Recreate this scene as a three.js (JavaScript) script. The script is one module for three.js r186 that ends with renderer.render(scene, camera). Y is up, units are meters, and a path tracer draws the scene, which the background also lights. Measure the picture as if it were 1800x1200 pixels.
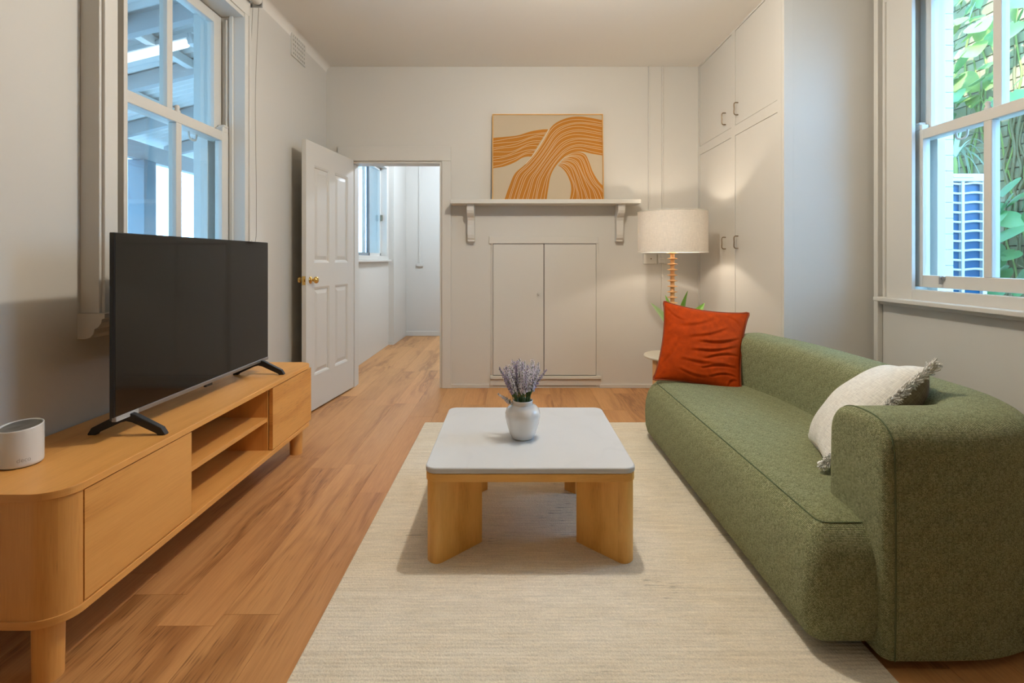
import * as THREE from 'three';
import { RoundedBoxGeometry } from 'three/addons/geometries/RoundedBoxGeometry.js';
import { mergeGeometries } from 'three/addons/utils/BufferGeometryUtils.js';
import { TextGeometry } from 'three/addons/geometries/TextGeometry.js';
import { FontLoader } from 'three/addons/loaders/FontLoader.js';
import { RectAreaLightUniformsLib } from 'three/addons/lights/RectAreaLightUniformsLib.js';
RectAreaLightUniformsLib.init();

// ---------------------------------------------------------------- camera, sky, sun, exposure
const scene = new THREE.Scene();
const EYE = 1.16;                                    // eye height; d = distance in front of the eye (world z = -d)
const camera = new THREE.PerspectiveCamera(2 * Math.atan(600 / 900) * 180 / Math.PI, 1.5, 0.05, 200);
camera.position.set(0, EYE, 0);
camera.lookAt(0, EYE, -10);
camera.setViewOffset(1800, 1200, 0, 145, 1800, 1200); // shift lens: horizon above the middle
const renderer = new THREE.WebGLRenderer({ antialias: true });
renderer.toneMapping = THREE.LinearToneMapping;
renderer.toneMappingExposure = 1.0;
renderer.shadowMap.enabled = true;
scene.background = new THREE.Color().setRGB(3.2, 6.5, 10.8);
const sun = new THREE.DirectionalLight(new THREE.Color().setRGB(1, 0.95, 0.86), 9);
sun.position.set(-5, 4, 5);
sun.target.position.set(0, 0, 0);
sun.castShadow = true;
Object.assign(sun.shadow.camera, { left: -12, right: 12, top: 12, bottom: -12, near: 0.1, far: 40 });
scene.add(sun, sun.target);

const LAMP_WARM = new THREE.Color().setRGB(1, 0.915, 0.79);
const CENTRE_LIGHT = 6.2, DOWN_LIGHT = 1.9, TABLE_LIGHT = 0.62, HALL_LIGHT = 7.4;

// ---------------------------------------------------------------- helpers
let _s = 12345;
const rnd = () => { _s = (_s + 0x6d2b79f5) | 0; let t = Math.imul(_s ^ (_s >>> 15), 1 | _s); t = (t + Math.imul(t ^ (t >>> 7), 61 | t)) ^ t; return ((t ^ (t >>> 14)) >>> 0) / 4294967296; };
const rr = (a, b) => a + (b - a) * rnd();
const seed = (n) => { _s = n; };
const V = (x, y, z) => new THREE.Vector3(x, y, z);
const P = (x, h, d) => new THREE.Vector3(x, h, -d);
const clamp = (x, a = 0, b = 1) => Math.min(b, Math.max(a, x));
const mix = (a, b, t) => a + (b - a) * t;
const sstep = (a, b, x) => { const t = clamp((x - a) / (b - a)); return t * t * (3 - 2 * t); };

function hash(x, y, s) { let h = Math.imul(x | 0, 374761393) ^ Math.imul(y | 0, 668265263) ^ Math.imul(s | 0, 2147483647 - 58); h = Math.imul(h ^ (h >>> 13), 1274126177); return ((h ^ (h >>> 16)) >>> 0) / 4294967296; }
function vn(x, y, px, py, s) {                       // value noise that tiles with period px, py
  const x0 = Math.floor(x), y0 = Math.floor(y), fx = x - x0, fy = y - y0, u = fx * fx * (3 - 2 * fx), v = fy * fy * (3 - 2 * fy);
  const m = (a, b) => ((a % b) + b) % b, xa = m(x0, px), xb = m(x0 + 1, px), ya = m(y0, py), yb = m(y0 + 1, py);
  return mix(mix(hash(xa, ya, s), hash(xb, ya, s), u), mix(hash(xa, yb, s), hash(xb, yb, s), u), v);
}
function fbm(u, v, px, py, s, o = 4) { let a = 0, w = 0.5, t = 0; for (let i = 0; i < o; i++) { a += w * vn(u * px, v * py, px, py, s + i * 17); t += w; w *= 0.5; px *= 2; py *= 2; } return a / t; }

function tex(w, h, fn, srgb = true) {
  const data = new Uint8Array(w * h * 4);
  for (let j = 0; j < h; j++) for (let i = 0; i < w; i++) { const c = fn((i + 0.5) / w, (j + 0.5) / h), o = (j * w + i) * 4; data[o] = clamp(c[0], 0, 255); data[o + 1] = clamp(c[1], 0, 255); data[o + 2] = clamp(c[2], 0, 255); data[o + 3] = 255; }
  const t = new THREE.DataTexture(data, w, h, THREE.RGBAFormat);
  t.wrapS = t.wrapT = THREE.RepeatWrapping; t.magFilter = THREE.LinearFilter; t.minFilter = THREE.LinearMipmapLinearFilter; t.generateMipmaps = true;
  if (srgb) t.colorSpace = THREE.SRGBColorSpace;
  t.needsUpdate = true; return t;
}
const scaled = (t, mu, mv = mu) => { t.repeat.set(1 / mu, 1 / mv); return t; };    // uv in metres -> one tile covers mu x mv metres
const lerpC = (a, b, t) => [mix(a[0], b[0], t), mix(a[1], b[1], t), mix(a[2], b[2], t)];

// wood: u runs along the grain
function woodTex(s, light, dark, { rings = 6, warp = 1.6, contrast = 0.55, pores = 0.35, L = 2, B = 1, w = 1024, h = 1024 } = {}) {
  return scaled(tex(w, h, (u, v) => {
    const n1 = fbm(u, v, 3, 5, s, 3), n2 = fbm(u, v, 2, 9, s + 90, 3);
    const ring = 0.5 + 0.5 * Math.sin(2 * Math.PI * (v * rings + n1 * warp * 2));
    const fib = vn(u * 24, v * 220, 24, 220, s + 5), fib2 = vn(u * 60, v * 420, 60, 420, s + 7);
    const pore = Math.pow(vn(u * 40, v * 330, 40, 330, s + 9), 5) * sstep(0.35, 0.75, n2);
    let t = contrast * (0.55 * Math.pow(ring, 1.6) * sstep(0.3, 0.7, n2) + 0.45 * n2) + 0.16 * (fib - 0.5) + 0.1 * (fib2 - 0.5) + 0.1;
    const c = lerpC(light, dark, clamp(t));
    return lerpC(c, [dark[0] * 0.72, dark[1] * 0.68, dark[2] * 0.62], clamp(pore * pores * 2));
  }), L, B);
}

const used = new Map();
function numbered(name) { const n = used.get(name) ?? 0; used.set(name, n + 1); return n ? name + '_' + String(n).padStart(3, '0') : name; }
const baseOf = new Map();
function shadow(o) { o.castShadow = true; o.receiveShadow = true; return o; }
function thing(name, label, category, base = [0, 0, 0], group) {
  const o = new THREE.Group(); o.name = numbered(name); o.position.set(base[0], base[1], base[2]);
  o.userData = { label, category }; if (group) o.userData.group = group;
  scene.add(o); baseOf.set(o, base); return o;
}
function local(o) { baseOf.set(o, [0, 0, 0]); return o; }
function structG(name) { const o = new THREE.Group(); o.name = name; o.userData = { kind: 'structure' }; scene.add(o); baseOf.set(o, [0, 0, 0]); return o; }
function part(parent, name, geo, mat, label) {
  const g = Array.isArray(geo) ? join(geo) : geo, b = baseOf.get(parent) ?? [0, 0, 0];
  if ((b[0] || b[1] || b[2]) && !g.userData.shared) g.translate(-b[0], -b[1], -b[2]);
  const m = shadow(new THREE.Mesh(g, mat)); m.name = name; parent.add(m); baseOf.set(m, b);
  if (label) m.userData.label = label;
  return m;
}
function struct(name, geo, mat) { const m = shadow(new THREE.Mesh(Array.isArray(geo) ? join(geo) : geo, mat)); m.name = name; m.userData = { kind: 'structure' }; scene.add(m); baseOf.set(m, [0, 0, 0]); return m; }
function join(list) {
  const out = list.map((g) => { const k = g.index ? g.toNonIndexed() : g; for (const n of Object.keys(k.attributes)) if (!['position', 'normal', 'uv'].includes(n)) k.deleteAttribute(n); return k; });
  return out.length === 1 ? out[0] : mergeGeometries(out);
}
// texture coordinates in metres, by the side each face looks to; grain = axis along which u runs
function uvBox(geo, grain = 'x', off = [0, 0]) {
  const g = geo.index ? geo.toNonIndexed() : geo, p = g.attributes.position, uv = new Float32Array(p.count * 2), a = V(), b = V(), c = V();
  const n = V();
  for (let i = 0; i < p.count; i += 3) {
    a.fromBufferAttribute(p, i); b.fromBufferAttribute(p, i + 1); c.fromBufferAttribute(p, i + 2);
    n.copy(b).sub(a).cross(c.sub(a)); const ax = Math.abs(n.x), ay = Math.abs(n.y), az = Math.abs(n.z);
    for (let k = 0; k < 3; k++) {
      const q = [p.getX(i + k), p.getY(i + k), p.getZ(i + k)];
      let e; if (ax >= ay && ax >= az) e = { y: 1, z: 2 }; else if (ay >= az) e = { x: 0, z: 2 }; else e = { x: 0, y: 1 };
      const keys = Object.keys(e), first = keys.includes(grain) ? grain : keys[0], second = keys.find((t) => t !== first);
      uv[(i + k) * 2] = q[e[first]] + off[0]; uv[(i + k) * 2 + 1] = q[e[second]] + off[1];
    }
  }
  g.setAttribute('uv', new THREE.BufferAttribute(uv, 2)); return g;
}
function bx(x0, x1, h0, h1, d0, d1, r = 0, grain = 'x', off) {
  const w = Math.abs(x1 - x0), h = Math.abs(h1 - h0), l = Math.abs(d1 - d0);
  const g = r > 0 ? new RoundedBoxGeometry(w, h, l, 2, Math.min(r, w * 0.49, h * 0.49, l * 0.49)) : new THREE.BoxGeometry(w, h, l);
  g.translate((x0 + x1) / 2, (h0 + h1) / 2, -(d0 + d1) / 2);
  return uvBox(g, grain, off);
}
function tube(points, r, seg = 24, rad = 8, closed = false) { return new THREE.TubeGeometry(new THREE.CatmullRomCurve3(points, closed, 'centripetal'), seg, r, rad, closed); }
function lathe(pts, x, h, d, seg = 48) { const g = new THREE.LatheGeometry(pts.map((p) => new THREE.Vector2(p[0], p[1])), seg); g.translate(x, h, -d); return g; }
// outline in (a, h) pushed along an axis: 'd' gives a = x, 'x' gives a = -d (i.e. z)
function profile(pts, from, to, axis = 'd', bevel = 0) {
  const s = new THREE.Shape(pts.map((p) => new THREE.Vector2(p[0], p[1])));
  const g = new THREE.ExtrudeGeometry(s, { depth: Math.abs(to - from) - 2 * bevel, bevelEnabled: bevel > 0, bevelSize: bevel, bevelThickness: bevel, bevelOffset: -bevel, bevelSegments: 2, curveSegments: 10 });
  g.translate(0, 0, bevel);
  if (axis === 'd') g.translate(0, 0, -Math.max(from, to));
  else { g.rotateY(Math.PI / 2); g.translate(Math.min(from, to), 0, 0); }   // shape x -> -z
  return uvBox(g, axis === 'd' ? 'z' : 'x');
}
function roundedPlate(x0, x1, d0, d1, h0, h1, r, bevel, grain = 'z') {   // flat plate with rounded plan corners; r may be a list: (x0,d0) (x1,d0) (x1,d1) (x0,d1)
  const R = Array.isArray(r) ? r : [r, r, r, r], s = new THREE.Shape();
  s.moveTo(x0 + R[0], d0); s.lineTo(x1 - R[1], d0); if (R[1]) s.absarc(x1 - R[1], d0 + R[1], R[1], -Math.PI / 2, 0);
  s.lineTo(x1, d1 - R[2]); if (R[2]) s.absarc(x1 - R[2], d1 - R[2], R[2], 0, Math.PI / 2);
  s.lineTo(x0 + R[3], d1); if (R[3]) s.absarc(x0 + R[3], d1 - R[3], R[3], Math.PI / 2, Math.PI);
  s.lineTo(x0, d0 + R[0]); if (R[0]) s.absarc(x0 + R[0], d0 + R[0], R[0], Math.PI, 1.5 * Math.PI);
  const g = new THREE.ExtrudeGeometry(s, { depth: h1 - h0 - 2 * bevel, bevelEnabled: bevel > 0, bevelSize: bevel, bevelThickness: bevel, bevelOffset: -bevel, bevelSegments: 3, curveSegments: 12 });
  g.translate(0, 0, bevel); g.rotateX(-Math.PI / 2); g.translate(0, h0, 0);   // shape y -> -z = d
  return uvBox(g, grain);
}
function gridMesh(nu, nv, fn, flip = false) {           // fn(u, v) -> [x, y, z]
  const pos = [], uv = [], idx = [];
  for (let j = 0; j <= nv; j++) for (let i = 0; i <= nu; i++) { const p = fn(i / nu, j / nv); pos.push(p[0], p[1], p[2]); uv.push(p[3] ?? i / nu, p[4] ?? j / nv); }
  for (let j = 0; j < nv; j++) for (let i = 0; i < nu; i++) { const a = j * (nu + 1) + i, b = a + 1, c = a + nu + 1, e = c + 1; if (flip) idx.push(a, c, b, b, c, e); else idx.push(a, b, c, b, e, c); }
  const g = new THREE.BufferGeometry(); g.setAttribute('position', new THREE.Float32BufferAttribute(pos, 3)); g.setAttribute('uv', new THREE.Float32BufferAttribute(uv, 2)); g.setIndex(idx); g.computeVertexNormals(); return g;
}

// ---------------------------------------------------------------- materials
const std = (o) => new THREE.MeshStandardMaterial(o), phy = (o) => new THREE.MeshPhysicalMaterial(o);
const lin = (r, g, b) => new THREE.Color().setRGB(r, g, b);
const plasterBump = scaled(tex(512, 512, (u, v) => { const n = 128 + 90 * (fbm(u, v, 8, 8, 3, 5) - 0.5); return [n, n, n]; }, false), 1.2);
const M = {};
const PAINT = lin(0.64, 0.615, 0.56);                 // the one white the house is painted in, inside and out
M.wall = std({ color: PAINT, roughness: 0.42, bumpMap: plasterBump, bumpScale: 0.0015 });
M.gloss = std({ color: PAINT, roughness: 0.5, bumpMap: plasterBump, bumpScale: 0.0006 });
M.ceiling = std({ color: lin(0.78, 0.75, 0.69), roughness: 0.85 });
M.gap = std({ color: lin(0.05, 0.035, 0.025), roughness: 0.9 });
M.glass = phy({ color: lin(0.93, 0.97, 0.98), roughness: 0.0, transmission: 1, thickness: 0, ior: 1.5 });
M.brass = std({ color: lin(0.72, 0.46, 0.14), metalness: 1, roughness: 0.22 });
M.bronze = std({ color: lin(0.30, 0.22, 0.14), metalness: 1, roughness: 0.35 });
M.steel = std({ color: lin(0.5, 0.5, 0.5), metalness: 1, roughness: 0.35 });
const floorTex = woodTex(11, [220, 166, 108], [150, 98, 52], { rings: 9, warp: 2.4, contrast: 0.75, pores: 0.5, L: 2.6, B: 1.1, w: 2048, h: 1024 });
M.floors = [[1, 1, 1], [0.93, 0.9, 0.88], [1.0, 0.96, 0.93], [0.9, 0.88, 0.85]].map((c) => std({ color: lin(c[0], c[1], c[2]), map: floorTex, roughness: 0.42, bumpMap: floorTex, bumpScale: 0.0006 }));
M.subfloor = std({ color: lin(0.10, 0.06, 0.035), roughness: 0.8 });
M.floorPlain = std({ color: lin(1, 1, 1), map: floorTex, roughness: 0.42 });
const oakTex = woodTex(31, [232, 171, 94], [200, 133, 60], { rings: 7, warp: 1.1, contrast: 0.6, pores: 0.18, L: 1.6, B: 0.8, w: 1024, h: 1024 });
M.oak = std({ map: oakTex, roughness: 0.45 });
const acaciaTex = woodTex(47, [246, 194, 108], [210, 148, 66], { rings: 5, warp: 1.5, contrast: 0.7, pores: 0.2, L: 0.9, B: 0.5, w: 512, h: 512 });
M.acacia = std({ map: acaciaTex, roughness: 0.4 });
const paleTex = woodTex(59, [232, 186, 132], [206, 150, 94], { rings: 5, warp: 1.0, contrast: 0.6, pores: 0.2, L: 0.8, B: 0.4, w: 512, h: 512 });
M.paleWood = std({ map: paleTex, roughness: 0.5 });
const marbleTex = scaled(tex(512, 512, (u, v) => { const n = fbm(u, v, 3, 3, 71, 5), k = Math.abs(fbm(u + 0.3 * n, v, 2, 2, 80, 4) - 0.5), vein = sstep(0.025, 0.0, k) * 0.5 * fbm(u, v, 6, 6, 5, 2); const b = 205 + 10 * (n - 0.5) - vein * 9; return [b - 2, b, b + 2]; }), 0.9);
M.marble = std({ map: marbleTex, roughness: 0.28 });
// tweed of the sofa: staggered knots about 3 mm across, two yarn tones
const tweed = (u, v) => { const n = 40, row = Math.floor(v * n), x = u * n + (row % 2) * 0.5, col = Math.floor(x), fx = x - col - 0.5, fy = v * n - row - 0.5; const k = clamp(1 - (fx * fx * 3.2 + fy * fy * 3.6)); return [k, hash(((col % n) + n) % n, row, 9), hash(((col % n) + n) % n, row, 19)]; };
const tweedCol = scaled(tex(512, 512, (u, v) => { const [k, a, b] = tweed(u, v), f = vn(u * 120, v * 120, 120, 120, 3); const c = a > 0.72 ? [200, 203, 154] : b > 0.75 ? [148, 153, 106] : [176, 181, 130]; const t = 0.62 + 0.38 * k + 0.22 * (f - 0.5); return [c[0] * t, c[1] * t, c[2] * t]; }), 0.14);
const tweedBump = scaled(tex(512, 512, (u, v) => { const [k, a] = tweed(u, v); const n = 255 * clamp(k * (0.7 + 0.3 * a)); return [n, n, n]; }, false), 0.14);
M.sofa = phy({ map: tweedCol, roughness: 0.95, bumpMap: tweedBump, bumpScale: 0.0022, sheen: 0.25, sheenRoughness: 0.6, sheenColor: lin(0.5, 0.55, 0.4) });
M.piping = std({ color: lin(0.10, 0.13, 0.06), roughness: 0.9 });
// rug: short pile with ribs along x
const rugCol = scaled(tex(1024, 1024, (u, v) => { const st = fbm(u, v, 6, 60, 21, 3), st2 = fbm(u, v, 20, 180, 27, 2), bl = fbm(u, v, 5, 5, 33, 3), f = vn(u * 500, v * 500, 500, 500, 5); const dark = Math.pow(vn(u * 30, v * 260, 30, 260, 41), 8) * sstep(0.5, 0.75, bl); const c = lerpC([230, 222, 205], [215, 203, 180], clamp(st * 0.6 + bl * 0.8 - 0.25)); const k = 1 + 0.10 * (st2 - 0.5) + 0.10 * (f - 0.5) - 0.35 * dark; return [c[0] * k, c[1] * k, c[2] * k]; }), 1.3);
const rugBump = scaled(tex(1024, 1024, (u, v) => { const rib = 0.5 + 0.5 * Math.sin(2 * Math.PI * v * 90 + 2 * vn(u * 12, v * 90, 12, 90, 3)), f = vn(u * 400, v * 300, 400, 300, 8); const n = 255 * (0.45 * rib + 0.55 * f); return [n, n, n]; }, false), 1.3);
M.rug = std({ map: rugCol, roughness: 1, bumpMap: rugBump, bumpScale: 0.0025 });
const velvetTex = scaled(tex(512, 512, (u, v) => { const n = fbm(u, v, 12, 12, 55, 4), f = vn(u * 250, v * 250, 250, 250, 4); const k = 0.86 + 0.22 * n + 0.08 * (f - 0.5); return [180 * k, 64 * k, 8 * k]; }), 0.3);
M.velvet = phy({ map: velvetTex, roughness: 0.75, specularIntensity: 0.25, sheen: 0.1, sheenRoughness: 0.35, sheenColor: lin(0.7, 0.12, 0.0) });
M.velvetPipe = phy({ color: lin(0.28, 0.05, 0.012), roughness: 0.8 });
const linenBump = scaled(tex(512, 512, (u, v) => { const n = 255 * clamp(0.5 + 0.25 * Math.sin(2 * Math.PI * u * 90) * (0.6 + 0.8 * vn(u * 90, v * 20, 90, 20, 3)) + 0.25 * Math.sin(2 * Math.PI * v * 90) * (0.6 + 0.8 * vn(u * 20, v * 90, 20, 90, 7))); return [n, n, n]; }, false), 0.16);
const linenTex = (c, s, amt) => scaled(tex(512, 512, (u, v) => { const a = vn(u * 16, v * 200, 16, 200, s), b = vn(u * 200, v * 16, 200, 16, s + 3), k = 1 + amt * (a + b - 1); return [c[0] * k, c[1] * k, c[2] * k]; }), 0.25);
M.creamLinen = std({ map: linenTex([245, 242, 233], 61, 0.10), roughness: 0.95, bumpMap: linenBump, bumpScale: 0.0012 });
M.taupeLinen = std({ map: linenTex([150, 138, 120], 67, 0.2), roughness: 0.95, bumpMap: linenBump, bumpScale: 0.0012 });
M.fringe = std({ color: lin(0.86, 0.84, 0.79), roughness: 0.95 });
M.shade = phy({ map: linenTex([228, 219, 206], 73, 0.07), roughness: 0.95, transmission: 0.07, thickness: 0, bumpMap: linenBump, bumpScale: 0.0008 });
M.tvBlack = std({ color: lin(0.008, 0.008, 0.009), roughness: 0.5 });
M.tvScreen = phy({ color: lin(0.004, 0.004, 0.004), roughness: 0.06, ior: 1.5 });
M.tvSilver = std({ color: lin(0.30, 0.29, 0.28), metalness: 0.8, roughness: 0.4 });
M.sticker = std({ color: lin(0.6, 0.6, 0.6), roughness: 0.5 });
M.routerWhite = std({ color: lin(0.72, 0.72, 0.69), roughness: 0.25 });
M.routerTop = std({ color: lin(0.13, 0.125, 0.115), roughness: 0.35 });
M.ceramic = phy({ color: lin(0.90, 0.88, 0.84), roughness: 0.22, clearcoat: 0.6, clearcoatRoughness: 0.08 });
M.stemGreen = std({ color: lin(0.10, 0.19, 0.07), roughness: 0.8 });
M.lavenders = [[0.55, 0.49, 0.62], [0.66, 0.61, 0.70], [0.38, 0.32, 0.47], [0.74, 0.70, 0.75]].map((c) => std({ color: lin(c[0], c[1], c[2]), roughness: 0.9 }));
M.leafBright = phy({ color: lin(0.20, 0.46, 0.05), roughness: 0.45, transmission: 0.25, thickness: 0, side: THREE.DoubleSide });
M.leafPale = phy({ color: lin(0.34, 0.48, 0.20), roughness: 0.5, transmission: 0.25, thickness: 0, side: THREE.DoubleSide });
M.leafOut = [[0.14, 0.34, 0.12], [0.20, 0.42, 0.15], [0.29, 0.44, 0.12]].map((c) => phy({ color: lin(c[0], c[1], c[2]), roughness: 0.5, transmission: 0.35, thickness: 0, side: THREE.DoubleSide }));
M.strapLeaf = phy({ color: lin(0.60, 0.74, 0.58), roughness: 0.5, transmission: 0.2, thickness: 0, side: THREE.DoubleSide });
M.vine = std({ color: lin(0.30, 0.26, 0.14), roughness: 0.9 });
M.vineGreen = std({ color: lin(0.32, 0.40, 0.12), roughness: 0.9 });
M.mortar = std({ color: lin(0.28, 0.27, 0.22), roughness: 0.95 });
M.brickPale = [[0.50, 0.45, 0.28], [0.45, 0.41, 0.25], [0.55, 0.49, 0.33]].map((c) => std({ color: lin(c[0], c[1], c[2]), roughness: 0.9, bumpMap: plasterBump, bumpScale: 0.006 }));
M.brickRed = [[0.62, 0.46, 0.44], [0.54, 0.39, 0.37], [0.68, 0.53, 0.50]].map((c) => std({ color: lin(c[0], c[1], c[2]), roughness: 0.9 }));
M.metalRoof = std({ color: lin(0.80, 0.79, 0.76), roughness: 0.45, metalness: 0.0 });
M.rafter = std({ color: lin(0.46, 0.46, 0.45), roughness: 0.6 });
M.postBlue = std({ color: lin(0.22, 0.25, 0.27), roughness: 0.6 });
M.concrete = std({ color: lin(0.56, 0.55, 0.52), roughness: 0.95 });
M.acWhite = std({ color: lin(0.64, 0.64, 0.62), roughness: 0.4 });
M.acBlue = std({ color: lin(0.004, 0.09, 0.20), roughness: 0.4 });
M.plastic = std({ color: lin(0.72, 0.69, 0.62), roughness: 0.4 });
M.cord = std({ color: lin(0.62, 0.58, 0.5), roughness: 0.8 });
M.render = std({ color: lin(0.62, 0.60, 0.55), roughness: 0.9 });

// ---------------------------------------------------------------- room shell
const XL = -1.67, XR = 2.24, DB = 4.61, HC = 2.89, DN = -2.0, CUP_X = 1.676, CUP_D = 3.156;
const XLO = XL - 0.24, XRO = XR + 0.27;
const DOOR = { x0: -1.445, x1: -0.63, h: 2.04 };
const WL = { dc: 2.60, lo: 0.95, hi: 2.63 }, WR = { dc: 2.445, lo: 0.93, hi: 2.68 }, WH = { dc: 6.02, half: 0.80, lo: 1.20, hi: 2.36 };
const HALF = 0.485;                                   // half width of the hole for a sash window

// floor: planks in view, plain boards behind the eye
{
  const fl = struct('floor', bx(XLO, XRO, -0.12, -0.012, DN - 0.2, 7.95), M.subfloor);
  part(fl, 'floorboards_behind', bx(XL, XR, -0.012, 0, DN, 0.9, 0, 'z'), M.floorPlain);
  seed(77);
  const W = 0.182; let k = 0;
  for (let x = XL; x < XR - 0.001; x += W, k++) {
    let d = 0.9 - rr(0, 1.1);
    while (d < 7.73) {
      const len = 1.22, a = Math.max(d, 0.9), b = Math.min(d + len, 7.73), x1 = Math.min(x + W, XR); d += len;
      if (b - a < 0.02) continue;
      if (a > 4.8 && x > 0.75) continue;
      const g = bx(x + 0.0005, x1 - 0.0005, -0.012, rr(-0.0002, 0.0002), a + 0.0005, b - 0.0005, 0, 'z', [rr(0, 3), rr(0, 2)]);
      part(fl, 'plank', g, M.floors[Math.floor(rnd() * 4)]);
    }
  }
}
// left wall with window holes (also the hall's left wall)
struct('wall_left', [
  bx(XLO, XL, 0, WL.lo, DN, DB), bx(XLO, XL, WL.hi, HC + 0.1, DN, DB),
  bx(XLO, XL, WL.lo, WL.hi, DN, WL.dc - HALF), bx(XLO, XL, WL.lo, WL.hi, WL.dc + HALF, DB),
], M.wall);
struct('wall_right', [
  bx(XR, XRO, 0, WR.lo, DN, 3.3), bx(XR, XRO, WR.hi, HC + 0.1, DN, 3.3),
  bx(XR, XRO, WR.lo, WR.hi, DN, WR.dc - HALF), bx(XR, XRO, WR.lo, WR.hi, WR.dc + HALF, 3.3),
], M.wall);
struct('wall_return', bx(CUP_X + 0.03, XRO, 0, HC + 0.1, CUP_D, CUP_D + 0.12), M.wall);
struct('wall_back', [
  bx(XLO, DOOR.x0, 0, HC + 0.1, DB, DB + 0.14), bx(DOOR.x0, DOOR.x1, DOOR.h, HC + 0.1, DB, DB + 0.14),
  bx(DOOR.x1, XRO, 0, HC + 0.1, DB, DB + 0.14),
], M.wall);
struct('wall_front', bx(XLO, XRO, 0, HC + 0.1, DN - 0.15, DN), M.wall);
struct('ceiling', bx(XLO, XRO, HC, HC + 0.2, DN - 0.15, DB + 0.14), M.ceiling);
// the house above: eaves that shade the side passage
struct('roof', bx(XLO, 2.60, HC + 0.2, 3.30, DN - 0.4, 8.4), M.render);
struct('wall_side', bx(XR - 0.1, XRO, 0, HC + 0.1, 3.3, 8.1), M.wall);
// cornice (cove) along the left and back walls
{
  const R = 0.05;
  const cove = [[0, 0], [R, 0]]; for (let i = 1; i <= 8; i++) { const a = i / 8 * Math.PI / 2; cove.push([R - R * Math.sin(a), -R + R * Math.cos(a)]); }
  struct('trim_1', profile(cove.map(([a, h]) => [XL + a, HC + h]), DN, DB, 'd'), M.ceiling);
}
// baseboards
struct('baseboard_back', [bx(DOOR.x1 + 0.08, -0.205, 0, 0.035, DB - 0.014, DB, 0.003), bx(0.785, 1.2, 0, 0.035, DB - 0.014, DB, 0.003), bx(1.2, CUP_X, 0, 0.035, DB - 0.014, DB, 0.003)], M.gloss);
struct('baseboard_left', bx(XL, XL + 0.014, 0, 0.09, 3.3, DB, 0.003), M.gloss);
struct('baseboard_right', bx(XR - 0.014, XR, 0, 0.09, DN, CUP_D, 0.003), M.gloss);

// door opening: lining and architrave
struct('trim_3', [
  bx(DOOR.x1 - 0.0, DOOR.x1 + 0.083, 0, DOOR.h, DB - 0.02, DB, 0.004), bx(DOOR.x0 - 0.12, DOOR.x0, 0, DOOR.h, DB - 0.02, DB, 0.004),
  bx(DOOR.x0 - 0.12, DOOR.x1 + 0.083, DOOR.h, DOOR.h + 0.13, DB - 0.022, DB, 0.004),
  bx(DOOR.x1 - 0.02, DOOR.x1, 0, DOOR.h, DB - 0.005, DB + 0.145), bx(DOOR.x0, DOOR.x0 + 0.02, 0, DOOR.h, DB + 0.03, DB + 0.145), bx(DOOR.x0, DOOR.x1, DOOR.h - 0.02, DOOR.h, DB + 0.0, DB + 0.145),
], M.gloss);

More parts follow.
